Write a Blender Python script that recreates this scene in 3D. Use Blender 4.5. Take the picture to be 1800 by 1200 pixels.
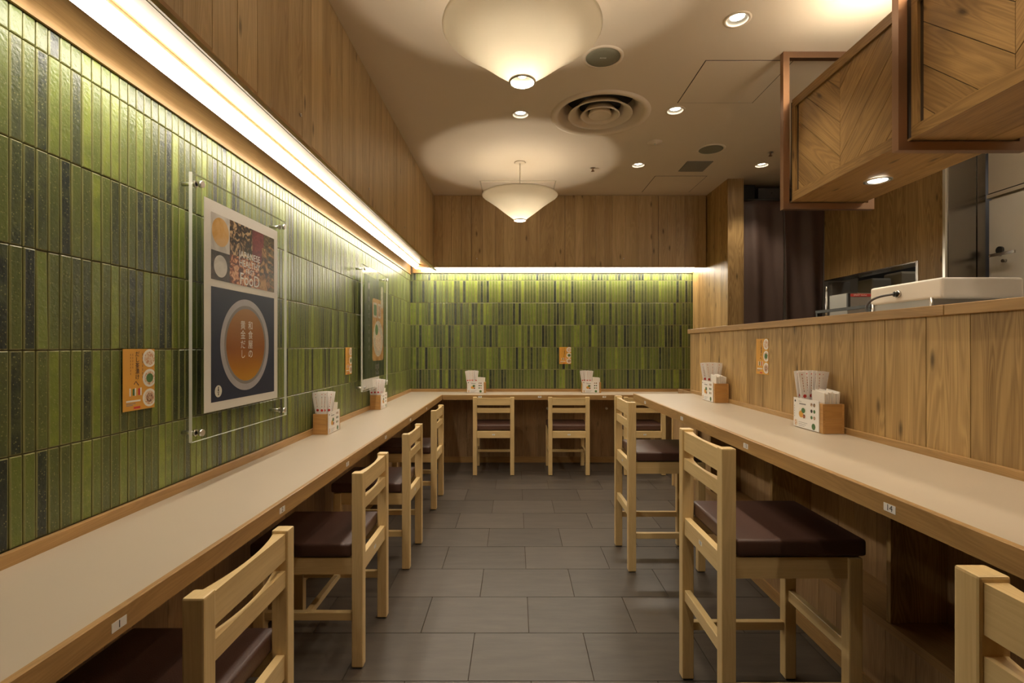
import bpy, bmesh, math, random
from mathutils import Vector, Matrix
sc = bpy.context.scene
for o in list(bpy.data.objects): bpy.data.objects.remove(o)
PI = math.pi

# ------------------------------------------------------------------ camera, light, exposure
F = 885.0
cam = bpy.data.objects.new('camera', bpy.data.cameras.new('camera'))
sc.collection.objects.link(cam); sc.camera = cam
cam.location = (0, 0, 1.2); cam.rotation_euler = (PI/2, 0, 0)
cam.data.sensor_width = 36; cam.data.lens = F/1800*36
cam.data.shift_x = -6/1800; cam.data.shift_y = 8.5/1800
cam.data.clip_start = 0.02
sc.view_settings.view_transform = 'Standard'; sc.view_settings.look = 'None'
sc.view_settings.gamma = 1; sc.view_settings.use_curve_mapping = False
sc.view_settings.exposure = 0.35
w = bpy.data.worlds.new('world'); sc.world = w; w.use_nodes = True
w.node_tree.nodes['Background'].inputs[0].default_value = (1, .85, .65, 1)
w.node_tree.nodes['Background'].inputs[1].default_value = 0.02
sc.cycles.max_bounces = 8; sc.cycles.diffuse_bounces = 5; sc.cycles.transparent_max_bounces = 12
WARM = (1, .86, .66)
COVE = (1, .90, .76)
E_LED = 20.0        # cove strips
P_SPOT = 16.0       # downlight spot watts
E_BULB = 560.0      # pendant bulb radiance

# ------------------------------------------------------------------ material helpers
def newmat(name):
    m = bpy.data.materials.new(name); m.use_nodes = True
    nt = m.node_tree; b = nt.nodes['Principled BSDF']
    return m, nt, b
def N(nt, t, **kw):
    n = nt.nodes.new(t)
    for k, v in kw.items(): setattr(n, k, v)
    return n
def plain(name, col, rough=.5, metal=0, spec=.5, bump=0, bscale=200, var=0.0, vscale=8):
    m, nt, b = newmat(name); L = nt.links
    b.inputs['Base Color'].default_value = (*col, 1)
    b.inputs['Roughness'].default_value = rough
    b.inputs['Metallic'].default_value = metal
    b.inputs['Specular IOR Level'].default_value = spec
    tc = N(nt, 'ShaderNodeTexCoord')
    nz = N(nt, 'ShaderNodeTexNoise'); nz.inputs['Scale'].default_value = vscale; nz.inputs['Detail'].default_value = 4
    L.new(tc.outputs['Object'], nz.inputs['Vector'])
    mx = N(nt, 'ShaderNodeMix', data_type='RGBA'); v = var
    mx.inputs[6].default_value = (*[c*(1-v) for c in col], 1)
    mx.inputs[7].default_value = (*[min(1, c*(1+v)) for c in col], 1)
    L.new(nz.outputs['Fac'], mx.inputs[0]); L.new(mx.outputs[2], b.inputs['Base Color'])
    if bump:
        n2 = N(nt, 'ShaderNodeTexNoise'); n2.inputs['Scale'].default_value = bscale
        L.new(tc.outputs['Object'], n2.inputs['Vector'])
        bp = N(nt, 'ShaderNodeBump'); bp.inputs['Strength'].default_value = bump; bp.inputs['Distance'].default_value = .002
        L.new(n2.outputs['Fac'], bp.inputs['Height']); L.new(bp.outputs[0], b.inputs['Normal'])
    return m
def emit(name, col, s):
    m = bpy.data.materials.new(name); m.use_nodes = True; nt = m.node_tree
    nt.nodes.clear(); o = N(nt, 'ShaderNodeOutputMaterial'); e = N(nt, 'ShaderNodeEmission')
    e.inputs[0].default_value = (*col, 1); e.inputs[1].default_value = s
    nt.links.new(e.outputs[0], o.inputs[0]); return m
def wood(name, dark, light, rough=.45, var=.35, knots=.6, fine=1.0, rings=1.0):
    """wood from UV: u across the grain, v along the grain, both in metres"""
    m, nt, b = newmat(name); L = nt.links
    uv = N(nt, 'ShaderNodeUVMap'); geo = N(nt, 'ShaderNodeNewGeometry')
    off = N(nt, 'ShaderNodeMath', operation='MULTIPLY'); off.inputs[1].default_value = 37.0
    L.new(geo.outputs['Random Per Island'], off.inputs[0])
    cb = N(nt, 'ShaderNodeCombineXYZ'); L.new(off.outputs[0], cb.inputs[0]); L.new(off.outputs[0], cb.inputs[1])
    ad = N(nt, 'ShaderNodeVectorMath', operation='ADD'); L.new(uv.outputs[0], ad.inputs[0]); L.new(cb.outputs[0], ad.inputs[1])
    def stretched(sx, sy, detail, dist=0):
        mp = N(nt, 'ShaderNodeVectorMath', operation='MULTIPLY'); mp.inputs[1].default_value = (sx, sy, 1)
        L.new(ad.outputs[0], mp.inputs[0])
        n = N(nt, 'ShaderNodeTexNoise', noise_dimensions='2D'); n.inputs['Scale'].default_value = 1
        n.inputs['Detail'].default_value = detail; n.inputs['Distortion'].default_value = dist
        L.new(mp.outputs[0], n.inputs['Vector']); return n
    n1 = stretched(14, 1.1, 2, .6)           # big figure
    n2 = stretched(260*fine, 6, 3)           # pores
    # cathedral rings: sine of the big figure
    s = N(nt, 'ShaderNodeMath', operation='MULTIPLY'); s.inputs[1].default_value = 75
    L.new(n1.outputs['Fac'], s.inputs[0])
    sn = N(nt, 'ShaderNodeMath', operation='SINE'); L.new(s.outputs[0], sn.inputs[0])
    def mad(a, k, c):
        q = N(nt, 'ShaderNodeMath', operation='MULTIPLY_ADD'); L.new(a, q.inputs[0]); q.inputs[1].default_value = k
        if isinstance(c, float) or isinstance(c, int): q.inputs[2].default_value = c
        else: L.new(c, q.inputs[2])
        return q.outputs[0]
    f = mad(sn.outputs[0], .10*rings, 0.0)
    f = mad(n1.outputs['Fac'], .75, f)
    f = mad(n2.outputs['Fac'], .45, f)
    f = mad(geo.outputs['Random Per Island'], var*1.2, f)
    f = mad(f, 1.0, -.12 - var*.6)
    mx = N(nt, 'ShaderNodeMix', data_type='RGBA', clamp_factor=True)
    mx.inputs[6].default_value = (*dark, 1); mx.inputs[7].default_value = (*light, 1)
    L.new(f, mx.inputs[0])
    # knots
    mp = N(nt, 'ShaderNodeVectorMath', operation='MULTIPLY'); mp.inputs[1].default_value = (5.2, 1.7, 1)
    L.new(ad.outputs[0], mp.inputs[0])
    vo = N(nt, 'ShaderNodeTexVoronoi', voronoi_dimensions='2D'); vo.inputs['Scale'].default_value = 1
    L.new(mp.outputs[0], vo.inputs['Vector'])
    mr = N(nt, 'ShaderNodeMapRange'); mr.inputs[1].default_value = .015; mr.inputs[2].default_value = .062
    mr.inputs[3].default_value = knots; mr.inputs[4].default_value = 0
    L.new(vo.outputs['Distance'], mr.inputs[0])
    m2 = N(nt, 'ShaderNodeMix', data_type='RGBA'); m2.inputs[7].default_value = (*[c*.25 for c in dark], 1)
    L.new(mr.outputs[0], m2.inputs[0]); L.new(mx.outputs[2], m2.inputs[6])
    L.new(m2.outputs[2], b.inputs['Base Color'])
    b.inputs['Roughness'].default_value = rough; b.inputs['Specular IOR Level'].default_value = .4
    bp = N(nt, 'ShaderNodeBump'); bp.inputs['Strength'].default_value = .15; bp.inputs['Distance'].default_value = .001
    L.new(n2.outputs['Fac'], bp.inputs['Height']); L.new(bp.outputs[0], b.inputs['Normal'])
    return m
def metal(name, col, rough, aniso=True):
    m, nt, b = newmat(name); L = nt.links
    b.inputs['Base Color'].default_value = (*col, 1); b.inputs['Metallic'].default_value = 1
    tc = N(nt, 'ShaderNodeTexCoord'); mp = N(nt, 'ShaderNodeMapping'); mp.inputs['Scale'].default_value = (4, 4, 300)
    nz = N(nt, 'ShaderNodeTexNoise'); nz.inputs['Scale'].default_value = 2
    L.new(tc.outputs['Object'], mp.inputs[0]); L.new(mp.outputs[0], nz.inputs[0])
    mr = N(nt, 'ShaderNodeMapRange'); mr.inputs[3].default_value = rough*.93; mr.inputs[4].default_value = rough*1.07
    L.new(nz.outputs[0], mr.inputs[0]); L.new(mr.outputs[0], b.inputs['Roughness'])
    return m

M = {}
M['wood_upper'] = wood('oak_upper', (.34, .225, .105), (.70, .52, .285), .36, .34, .75)
M['wood_part'] = wood('oak_partition', (.235, .135, .046), (.60, .40, .165), .45, .36, .75, 1.0, 1.7)
M['wood_edge'] = wood('oak_edge', (.30, .168, .060), (.55, .34, .135), .4, .15, .1)
M['wood_under'] = wood('oak_under', (.25, .145, .066), (.56, .37, .19), .5, .25, .5)
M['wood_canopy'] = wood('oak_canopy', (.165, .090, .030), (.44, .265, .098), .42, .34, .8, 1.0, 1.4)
M['wood_chair'] = wood('beech_chair', (.60, .41, .175), (.86, .66, .34), .38, .18, .0, .8, .6)
M['bamboo'] = wood('bamboo', (.40, .20, .06), (.66, .37, .13), .35, .25, .0)
M['laminate'] = plain('cream_laminate', (.50, .425, .325), .42, var=.02)
M['leather'] = plain('brown_leather', (.088, .043, .032), .42, bump=.25, bscale=400, var=.12, spec=.5)
M['ceiling'] = plain('ceiling_paint', (.80, .69, .56), .8, var=.015)
M['plaster'] = plain('plaster', (.55, .47, .36), .8, var=.02)
M['paintgrey'] = plain('grille_grey', (.27, .25, .21), .6)
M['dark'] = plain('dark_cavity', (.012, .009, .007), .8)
M['groove'] = plain('dark_groove', (.05, .028, .014), .8)
M['black'] = plain('black_plastic', (.02, .02, .02), .4)
M['white'] = plain('white_plastic', (.75, .70, .62), .4, var=.02)
M['card'] = plain('white_card', (.88, .85, .82), .5)
M['paper'] = plain('white_paper', (.90, .86, .83), .6, var=.04, vscale=60)
M['napkin'] = plain('napkin_paper', (.86, .82, .76), .8, bump=.3, bscale=150)
M['red'] = plain('print_red', (.62, .05, .04), .5)
M['ink'] = plain('print_ink', (.03, .025, .03), .5)
M['grey_ink'] = plain('print_grey', (.28, .26, .26), .5)
M['whiteink'] = plain('print_white', (.85, .82, .76), .5)
M['navy'] = plain('print_navy', (.010, .015, .055), .5, var=.15)
M['orange'] = plain('print_orange', (.72, .36, .05), .5, var=.06, vscale=20)
M['rim'] = plain('print_bowl_rim', (.48, .46, .52), .4, var=.25, vscale=12)
M['steel'] = metal('brushed_steel', (.50, .47, .43), .26)
M['darksteel'] = metal('dark_brushed_steel', (.27, .25, .22), .24)
M['greysteel'] = plain('grey_steel_sheet', (.34, .32, .29), .35, metal=.4)
M['chrome'] = metal('satin_chrome', (.80, .78, .74), .32)
M['copper'] = metal('copper_tube', (.37, .232, .150), .38)
M['curtain'] = plain('brown_curtain', (.095, .058, .047), .55, bump=.2, bscale=500, var=.15)
M['speaker'] = plain('speaker_mesh', (.25, .24, .18), .7, bump=.4, bscale=900)
M['greybox'] = plain('grey_box', (.10, .10, .11), .5)
M['green'] = plain('print_green', (.07, .17, .05), .5, var=.5, vscale=200)
M['led'] = emit('led_cove', COVE, E_LED)
M['bulb'] = emit('bulb', (1, .87, .68), E_BULB)
M['lens'] = emit('downlight_lens', (1, .90, .74), 22)

def food(name, c1, c2, c3, sc_=60):
    m, nt, b = newmat(name); L = nt.links
    tc = N(nt, 'ShaderNodeTexCoord'); nz = N(nt, 'ShaderNodeTexNoise'); nz.inputs['Scale'].default_value = sc_
    nz.inputs['Detail'].default_value = 5; nz.inputs['Distortion'].default_value = 1.5
    L.new(tc.outputs['Object'], nz.inputs[0])
    r = N(nt, 'ShaderNodeValToRGB'); r.color_ramp.elements[0].color = (*c1, 1); r.color_ramp.elements[0].position = .42
    r.color_ramp.elements[1].color = (*c3, 1); r.color_ramp.elements[1].position = .60
    e = r.color_ramp.elements.new(.5); e.color = (*c2, 1)
    L.new(nz.outputs[0], r.inputs[0]); L.new(r.outputs[0], b.inputs['Base Color']); b.inputs['Roughness'].default_value = .45
    return m
M['mushroom'] = food('print_dried_mushroom', (.012, .006, .004), (.10, .045, .018), (.66, .44, .24), 34)
M['bonito'] = food('print_bonito', (.10, .02, .01), (.50, .15, .06), (.82, .48, .28), 40)
M['stick'] = food('print_dried_fish', (.06, .025, .01), (.32, .14, .05), (.58, .33, .14), 25)
M['kelp'] = food('print_kelp', (.03, .025, .01), (.12, .07, .02), (.22, .15, .06), 50)
M['salt'] = food('print_salt', (.58, .55, .53), (.66, .63, .60), (.74, .71, .68), 12)
M['broth_y'] = food('print_broth_yellow', (.66, .36, .08), (.72, .42, .13), (.74, .48, .20), 9)
M['darkprint'] = food('print_dark', (.03, .02, .02), (.045, .032, .03), (.07, .05, .045), 40)
M['redcloth'] = food('print_red_cloth', (.16, .02, .025), (.20, .03, .035), (.26, .05, .05), 30)
M['rice'] = food('print_rice_bowl', (.62, .30, .16), (.75, .62, .45), (.80, .72, .60), 140)
M['meat'] = food('print_meat', (.16, .06, .03), (.45, .22, .12), (.70, .58, .42), 160)
M['tray'] = food('print_tray', (.50, .24, .07), (.58, .32, .12), (.66, .38, .15), 14)
M['posterdark'] = plain('print_dark_green', (.045, .06, .032), .4, var=.25, vscale=6)
M['stone'] = food('print_bowl', (.50, .46, .38), (.62, .55, .45), (.70, .64, .55), 30)
# broth with a colour that runs from amber at the foot to rust in the middle of the printed bowl
def broth():
    m, nt, b = newmat('print_broth'); L = nt.links
    tc = N(nt, 'ShaderNodeTexCoord'); sp = N(nt, 'ShaderNodeSeparateXYZ'); L.new(tc.outputs['Object'], sp.inputs[0])
    mr = N(nt, 'ShaderNodeMapRange'); mr.inputs[1].default_value = -.14; mr.inputs[2].default_value = .14
    L.new(sp.outputs[2], mr.inputs[0])
    r = N(nt, 'ShaderNodeValToRGB'); els = r.color_ramp.elements
    els[0].color = (.62, .30, .02, 1); els[1].color = (.42, .20, .05, 1)
    e = els.new(.45); e.color = (.36, .11, .015, 1); e = els.new(.2); e.color = (.50, .20, .015, 1)
    L.new(mr.outputs[0], r.inputs[0]); L.new(r.outputs[0], b.inputs['Base Color']); b.inputs['Roughness'].default_value = .35
    return m
M['broth'] = broth()

def tilemat():
    m, nt, b = newmat('green_glazed_tile'); L = nt.links
    geo = N(nt, 'ShaderNodeNewGeometry'); tc = N(nt, 'ShaderNodeTexCoord')
    r = N(nt, 'ShaderNodeValToRGB'); r.color_ramp.interpolation = 'LINEAR'; el = r.color_ramp.elements
    cols = [(0, (.018, .027, .023)), (.07, (.026, .038, .027)), (.14, (.056, .073, .034)), (.30, (.082, .104, .035)),
            (.50, (.104, .134, .035)), (.70, (.130, .170, .036)), (.87, (.160, .210, .038)), (1, (.23, .29, .045))]
    el[0].position = 0; el[0].color = (*cols[0][1], 1); el[1].position = 1; el[1].color = (*cols[-1][1], 1)
    for p, c in cols[1:-1]:
        e = el.new(p); e.color = (*c, 1)
    nz = N(nt, 'ShaderNodeTexNoise'); nz.inputs['Scale'].default_value = 22; nz.inputs['Detail'].default_value = 5
    L.new(tc.outputs['Object'], nz.inputs[0])
    a = N(nt, 'ShaderNodeMath', operation='MULTIPLY_ADD'); a.inputs[1].default_value = .5; a.inputs[2].default_value = -.25
    L.new(nz.outputs['Fac'], a.inputs[0])
    s = N(nt, 'ShaderNodeMath', operation='ADD', use_clamp=True); L.new(geo.outputs['Random Per Island'], s.inputs[0]); L.new(a.outputs[0], s.inputs[1])
    L.new(s.outputs[0], r.inputs[0])
    # speckles and paler glaze-thin edges from UV (0..1 across the tile)
    v = N(nt, 'ShaderNodeTexVoronoi'); v.inputs['Scale'].default_value = 130; L.new(tc.outputs['Object'], v.inputs['Vector'])
    sp = N(nt, 'ShaderNodeMapRange'); sp.inputs[1].default_value = .13; sp.inputs[2].default_value = .26; sp.inputs[3].default_value = .65; sp.inputs[4].default_value = 0
    L.new(v.outputs['Distance'], sp.inputs[0])
    uv = N(nt, 'ShaderNodeUVMap'); su = N(nt, 'ShaderNodeSeparateXYZ'); L.new(uv.outputs[0], su.inputs[0])
    e1 = N(nt, 'ShaderNodeMath', operation='SUBTRACT'); L.new(su.outputs[0], e1.inputs[0]); e1.inputs[1].default_value = .5
    e2 = N(nt, 'ShaderNodeMath', operation='ABSOLUTE'); L.new(e1.outputs[0], e2.inputs[0])
    er = N(nt, 'ShaderNodeMapRange'); er.inputs[1].default_value = .365; er.inputs[2].default_value = .42; er.inputs[3].default_value = 0; er.inputs[4].default_value = .75
    L.new(e2.outputs[0], er.inputs[0])
    mx0 = N(nt, 'ShaderNodeMath', operation='MAXIMUM'); L.new(sp.outputs[0], mx0.inputs[0]); L.new(er.outputs[0], mx0.inputs[1])
    mx = N(nt, 'ShaderNodeMix', data_type='RGBA'); mx.inputs[7].default_value = (.31, .31, .13, 1)
    L.new(mx0.outputs[0], mx.inputs[0]); L.new(r.outputs[0], mx.inputs[6])
    L.new(mx.outputs[2], b.inputs['Base Color'])
    b.inputs['Roughness'].default_value = .30; b.inputs['Specular IOR Level'].default_value = .5
    n3 = N(nt, 'ShaderNodeTexNoise'); n3.inputs['Scale'].default_value = 110; n3.inputs['Detail'].default_value = 4
    L.new(tc.outputs['Object'], n3.inputs[0])
    bp = N(nt, 'ShaderNodeBump'); bp.inputs['Strength'].default_value = .55; bp.inputs['Distance'].default_value = .0022
    L.new(n3.outputs[0], bp.inputs['Height']); L.new(bp.outputs[0], b.inputs['Normal'])
    return m
M['tile'] = tilemat()
M['grout'] = plain('grout', (.24, .21, .12), .8)
def slate():
    m, nt, b = newmat('slate_floor_tile'); L = nt.links
    geo = N(nt, 'ShaderNodeNewGeometry'); tc = N(nt, 'ShaderNodeTexCoord')
    mp = N(nt, 'ShaderNodeMapping'); mp.inputs['Scale'].default_value = (3, 14, 1)
    L.new(tc.outputs['Object'], mp.inputs[0])
    nz = N(nt, 'ShaderNodeTexNoise'); nz.inputs['Scale'].default_value = 1.6; nz.inputs['Detail'].default_value = 8; nz.inputs['Roughness'].default_value = .6
    L.new(mp.outputs[0], nz.inputs[0])
    f = N(nt, 'ShaderNodeMath', operation='MULTIPLY_ADD'); f.inputs[1].default_value = .45
    L.new(geo.outputs['Random Per Island'], f.inputs[0]); L.new(nz.outputs[0], f.inputs[2])
    mr = N(nt, 'ShaderNodeMapRange'); mr.inputs[1].default_value = .3; mr.inputs[2].default_value = 1.1
    L.new(f.outputs[0], mr.inputs[0])
    mx = N(nt, 'ShaderNodeMix', data_type='RGBA'); mx.inputs[6].default_value = (.060, .050, .041, 1); mx.inputs[7].default_value = (.115, .096, .079, 1)
    L.new(mr.outputs[0], mx.inputs[0]); L.new(mx.outputs[2], b.inputs['Base Color'])
    b.inputs['Roughness'].default_value = .42; b.inputs['Specular IOR Level'].default_value = .45
    bp = N(nt, 'ShaderNodeBump'); bp.inputs['Strength'].default_value = .25; bp.inputs['Distance'].default_value = .002
    L.new(nz.outputs[0], bp.inputs['Height']); L.new(bp.outputs[0], b.inputs['Normal'])
    return m
M['slate'] = slate()
def acrylic(name, rough, k=1.0):
    m = bpy.data.materials.new(name); m.use_nodes = True; nt = m.node_tree; nt.nodes.clear(); L = nt.links
    o = N(nt, 'ShaderNodeOutputMaterial'); t = N(nt, 'ShaderNodeBsdfTransparent'); t.inputs[0].default_value = (.985, .99, .985, 1)
    g = N(nt, 'ShaderNodeBsdfGlossy'); g.inputs['Roughness'].default_value = rough
    fr = N(nt, 'ShaderNodeFresnel'); fr.inputs[0].default_value = 1.45
    mx = N(nt, 'ShaderNodeMixShader'); ge = N(nt, 'ShaderNodeNewGeometry'); iv = N(nt, 'ShaderNodeMath', operation='SUBTRACT'); iv.inputs[0].default_value = 1; L.new(ge.outputs['Backfacing'], iv.inputs[1])
    iv.inputs[0].default_value = k; iv.use_clamp = True
    mu = N(nt, 'ShaderNodeMath', operation='MULTIPLY'); L.new(fr.outputs[0], mu.inputs[0]); L.new(iv.outputs[0], mu.inputs[1])
    L.new(mu.outputs[0], mx.inputs[0]); L.new(t.outputs[0], mx.inputs[1]); L.new(g.outputs[0], mx.inputs[2])
    L.new(mx.outputs[0], o.inputs[0]); return m
M['acrylic'] = acrylic('clear_acrylic', .02); M['acrylic_satin'] = acrylic('satin_acrylic', .30, .12)
def acredge():
    m = bpy.data.materials.new('acrylic_edge'); m.use_nodes = True; nt = m.node_tree; nt.nodes.clear(); L = nt.links
    o = N(nt, 'ShaderNodeOutputMaterial'); t = N(nt, 'ShaderNodeBsdfTransparent')
    g = N(nt, 'ShaderNodeBsdfPrincipled'); g.inputs['Base Color'].default_value = (.80, .82, .74, 1); g.inputs['Roughness'].default_value = .15
    mx = N(nt, 'ShaderNodeMixShader'); mx.inputs[0].default_value = .82; L.new(t.outputs[0], mx.inputs[1]); L.new(g.outputs[0], mx.inputs[2])
    L.new(mx.outputs[0], o.inputs[0]); return m
M['acrylic_edge'] = acredge()
def shade():
    m = bpy.data.materials.new('frosted_shade'); m.use_nodes = True; nt = m.node_tree; nt.nodes.clear(); L = nt.links
    o = N(nt, 'ShaderNodeOutputMaterial'); t = N(nt, 'ShaderNodeBsdfTranslucent'); t.inputs[0].default_value = (.86, .82, .74, 1)
    g = N(nt, 'ShaderNodeBsdfPrincipled'); g.inputs['Base Color'].default_value = (.76, .72, .62, 1); g.inputs['Roughness'].default_value = .35
    mx = N(nt, 'ShaderNodeMixShader'); mx.inputs[0].default_value = .68; L.new(g.outputs[0], mx.inputs[1]); L.new(t.outputs[0], mx.inputs[2])
    L.new(mx.outputs[0], o.inputs[0]); return m
M['shade'] = shade()

# ------------------------------------------------------------------ mesh helpers
def link(o, parent=None):
    sc.collection.objects.link(o)
    if parent: o.parent = parent
    return o
class MB:
    """collects shapes into one mesh; wood UVs: u across, v along the grain"""
    def __init__(s): s.bm = bmesh.new(); s.uv = s.bm.loops.layers.uv.new('UVMap'); s.mats = []
    def mi(s, m):
        if m is None: return 0
        if m not in s.mats: s.mats.append(m)
        return s.mats.index(m)
    def face(s, vs, mat=None, uvs=None, smooth=False):
        f = s.bm.faces.new(vs); f.material_index = s.mi(mat); f.smooth = smooth
        if uvs:
            for l, u in zip(f.loops, uvs): l[s.uv].uv = u
        return f
    def box(s, a, b, grain=None, mat=None, skip=()):
        x0, y0, z0 = a; x1, y1, z1 = b
        if grain is None:
            d = (abs(x1-x0), abs(y1-y0), abs(z1-z0)); grain = d.index(max(d))
        P = [(x0,y0,z0),(x1,y0,z0),(x1,y1,z0),(x0,y1,z0),(x0,y0,z1),(x1,y0,z1),(x1,y1,z1),(x0,y1,z1)]
        V = [s.bm.verts.new(p) for p in P]
        for fi, (q, n) in enumerate((((0,3,2,1),2),((4,5,6,7),2),((0,1,5,4),1),((2,3,7,6),1),((1,2,6,5),0),((3,0,4,7),0))):
            if fi in skip: continue
            oth = [k for k in range(3) if k != n]
            if grain in oth: al = grain; ac = [k for k in oth if k != grain][0]
            else: al, ac = oth[0], oth[1]
            s.face([V[i] for i in q], mat, [(P[i][ac], P[i][al]) for i in q])
    def quad(s, pts, mat=None, uvs=None):
        V = [s.bm.verts.new(p) for p in pts]
        return s.face(V, mat, uvs or [(p[0], p[2]) for p in pts])
    def cyl(s, p0, p1, r0, r1=None, seg=20, mat=None, caps=True, smooth=True):
        r1 = r0 if r1 is None else r1
        p0 = Vector(p0); p1 = Vector(p1); d = (p1-p0).normalized()
        up = Vector((0,0,1)) if abs(d.z) < .9 else Vector((1,0,0))
        u = d.cross(up).normalized(); v = d.cross(u)
        A = []; B = []
        for i in range(seg):
            t = 2*PI*i/seg; c = u*math.cos(t)+v*math.sin(t)
            A.append(s.bm.verts.new(p0+c*r0)); B.append(s.bm.verts.new(p1+c*r1))
        for i in range(seg):
            j = (i+1) % seg
            s.face([A[i], B[i], B[j], A[j]], mat, None, smooth)
        if caps:
            s.face(A, mat); s.face(B[::-1], mat)
    def lathe(s, prof, c=(0,0,0), seg=48, mat=None, axis='z', smooth=True):
        rings = []
        for r, z in prof:
            ring = []
            for i in range(seg):
                t = 2*PI*i/seg
                ring.append(s.bm.verts.new((c[0]+r*math.cos(t), c[1]+r*math.sin(t), c[2]+z)))
            rings.append(ring)
        for a, b in zip(rings, rings[1:]):
            for i in range(seg):
                j = (i+1) % seg
                s.face([a[i], a[j], b[j], b[i]], mat, None, smooth)
        return rings
    def tube(s, pts, r, seg=10, mat=None):
        pts = [Vector(p) for p in pts]; prev = None
        u = None
        for i, p in enumerate(pts):
            d = (pts[min(i+1, len(pts)-1)] - pts[max(i-1, 0)]).normalized()
            if u is None:
                u = d.cross(Vector((0,0,1)) if abs(d.z) < .9 else Vector((1,0,0))).normalized()
            u = (u - d*u.dot(d)).normalized(); v = d.cross(u)
            ring = [s.bm.verts.new(p + (u*math.cos(2*PI*k/seg)+v*math.sin(2*PI*k/seg))*r) for k in range(seg)]
            if prev:
                for k in range(seg):
                    s.face([prev[k], prev[(k+1) % seg], ring[(k+1) % seg], ring[k]], mat, None, True)
            prev = ring
    def bevel(s, w, seg=2):
        bmesh.ops.recalc_face_normals(s.bm, faces=s.bm.faces)
        bmesh.ops.bevel(s.bm, geom=list(s.bm.edges), offset=w, segments=seg, affect='EDGES', profile=.6)
        return s
    def build(s, name, mat=None, parent=None, recalc=True, loc=None):
        if recalc: bmesh.ops.recalc_face_normals(s.bm, faces=s.bm.faces)
        me = bpy.data.meshes.new(name)
        if loc is not None: bmesh.ops.translate(s.bm, vec=-Vector(loc), verts=s.bm.verts)
        s.bm.to_mesh(me); s.bm.free()
        if s.mats:
            for m in s.mats: me.materials.append(m)
        else: me.materials.append(mat)
        o = bpy.data.objects.new(name, me)
        if loc is not None: o.location = loc
        return link(o, parent)
def thing(name, label, cat, loc=(0,0,0), rz=0, group=None):
    o = bpy.data.objects.new(name, None); o.empty_display_size = .1; link(o)
    o.location = loc; o.rotation_euler = (0, 0, rz); tag(o, label, cat, group); return o
def tag(o, label, cat, group=None):
    o['label'] = label; o['category'] = cat
    if group: o['group'] = group
    return o
def struct(o): o['kind'] = 'structure'; return o
def children(o): return [c for c in bpy.data.objects if c.parent == o]
def copy_tree(o, parent=None):
    c = o.copy(); sc.collection.objects.link(c)
    if parent: c.parent = parent
    for ch in children(o): copy_tree(ch, c)
    return c
def sub(name, mb, mat, parent): return mb.build(name, mat, parent)
def text(s, size, mat, parent, loc, rot, name='lettering', align='CENTER', ext=.0002, sx=1.0):
    cu = bpy.data.curves.new(name, 'FONT'); cu.body = s; cu.size = size; cu.align_x = align; cu.align_y = 'CENTER'; cu.extrude = ext
    cu.resolution_u = 3
    t = bpy.data.objects.new(name, cu); sc.collection.objects.link(t)
    dg = bpy.context.evaluated_depsgraph_get(); dg.update()
    me = bpy.data.meshes.new_from_object(t.evaluated_get(dg))
    bpy.data.objects.remove(t)
    o = bpy.data.objects.new(name, me); me.materials.clear(); me.materials.append(mat)
    link(o, parent); o.location = loc; o.rotation_euler = rot; o.scale = (sx, 1, 1); return o

def planks(mb, org, u, v, n, ulen, vlen, wmin, wmax, th, seed, gap=.0015, seams=(), seamgap=.004, mat=None, grain='v'):
    """vertical boards side by side along u, standing along v, thickness along n (towards the room)"""
    rnd = random.Random(seed); org = Vector(org); u = Vector(u); v = Vector(v); n = Vector(n)
    cuts = [0.0]; seams = sorted(seams); si = 0
    while cuts[-1] < ulen - 1e-6:
        nx = cuts[-1] + rnd.uniform(wmin, wmax)
        if si < len(seams) and nx > seams[si] - wmin*.5:
            nx = seams[si]; si += 1
        if ulen - nx < wmin*.5: nx = ulen
        cuts.append(min(nx, ulen))
    for a, b in zip(cuts, cuts[1:]):
        g0 = seamgap/2 if any(abs(a-s_) < 1e-5 for s_ in seams) else gap/2
        g1 = seamgap/2 if any(abs(b-s_) < 1e-5 for s_ in seams) else gap/2
        a2, b2 = a+g0, b-g1; t = th + rnd.uniform(-.0004, .0004)
        P = [(a2,0,0),(b2,0,0),(b2,vlen,0),(a2,vlen,0),(a2,0,t),(b2,0,t),(b2,vlen,t),(a2,vlen,t)]
        V = [mb.bm.verts.new(org + u*p[0] + v*p[1] + n*p[2]) for p in P]
        for q in ((4,5,6,7),(0,1,5,4),(2,3,7,6),(1,2,6,5),(3,0,4,7)):
            mb.face([V[i] for i in q], mat, [(P[i][0]+P[i][2], P[i][1]) for i in q])
def clipconvex(poly, x0, x1, y0, y1):
    def cl(p, ins, inter):
        out = []
        for i in range(len(p)):
            a, b = p[i-1], p[i]
            if ins(b):
                if not ins(a): out.append(inter(a, b))
                out.append(b)
            elif ins(a): out.append(inter(a, b))
        return out
    def ix(k, val):
        def f(a, b):
            t = (val-a[k])/(b[k]-a[k]); return (a[0]+(b[0]-a[0])*t, a[1]+(b[1]-a[1])*t)
        return f
    for k, val, sg in ((0,x0,1),(0,x1,-1),(1,y0,1),(1,y1,-1)):
        if not poly: return []
        poly = cl(poly, lambda q: sg*(q[k]-val) >= -1e-9, ix(k, val))
    return poly

# ------------------------------------------------------------------ dimensions
XL = -1.091; XS = -.784; YB = 5.22; YS = 4.84; ZS = 1.958; ZC = 2.652; XR = 1.84; YN = -2.2
CT = .731; RT = .880; PX = 1.22; CAPZ = 1.318
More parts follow.
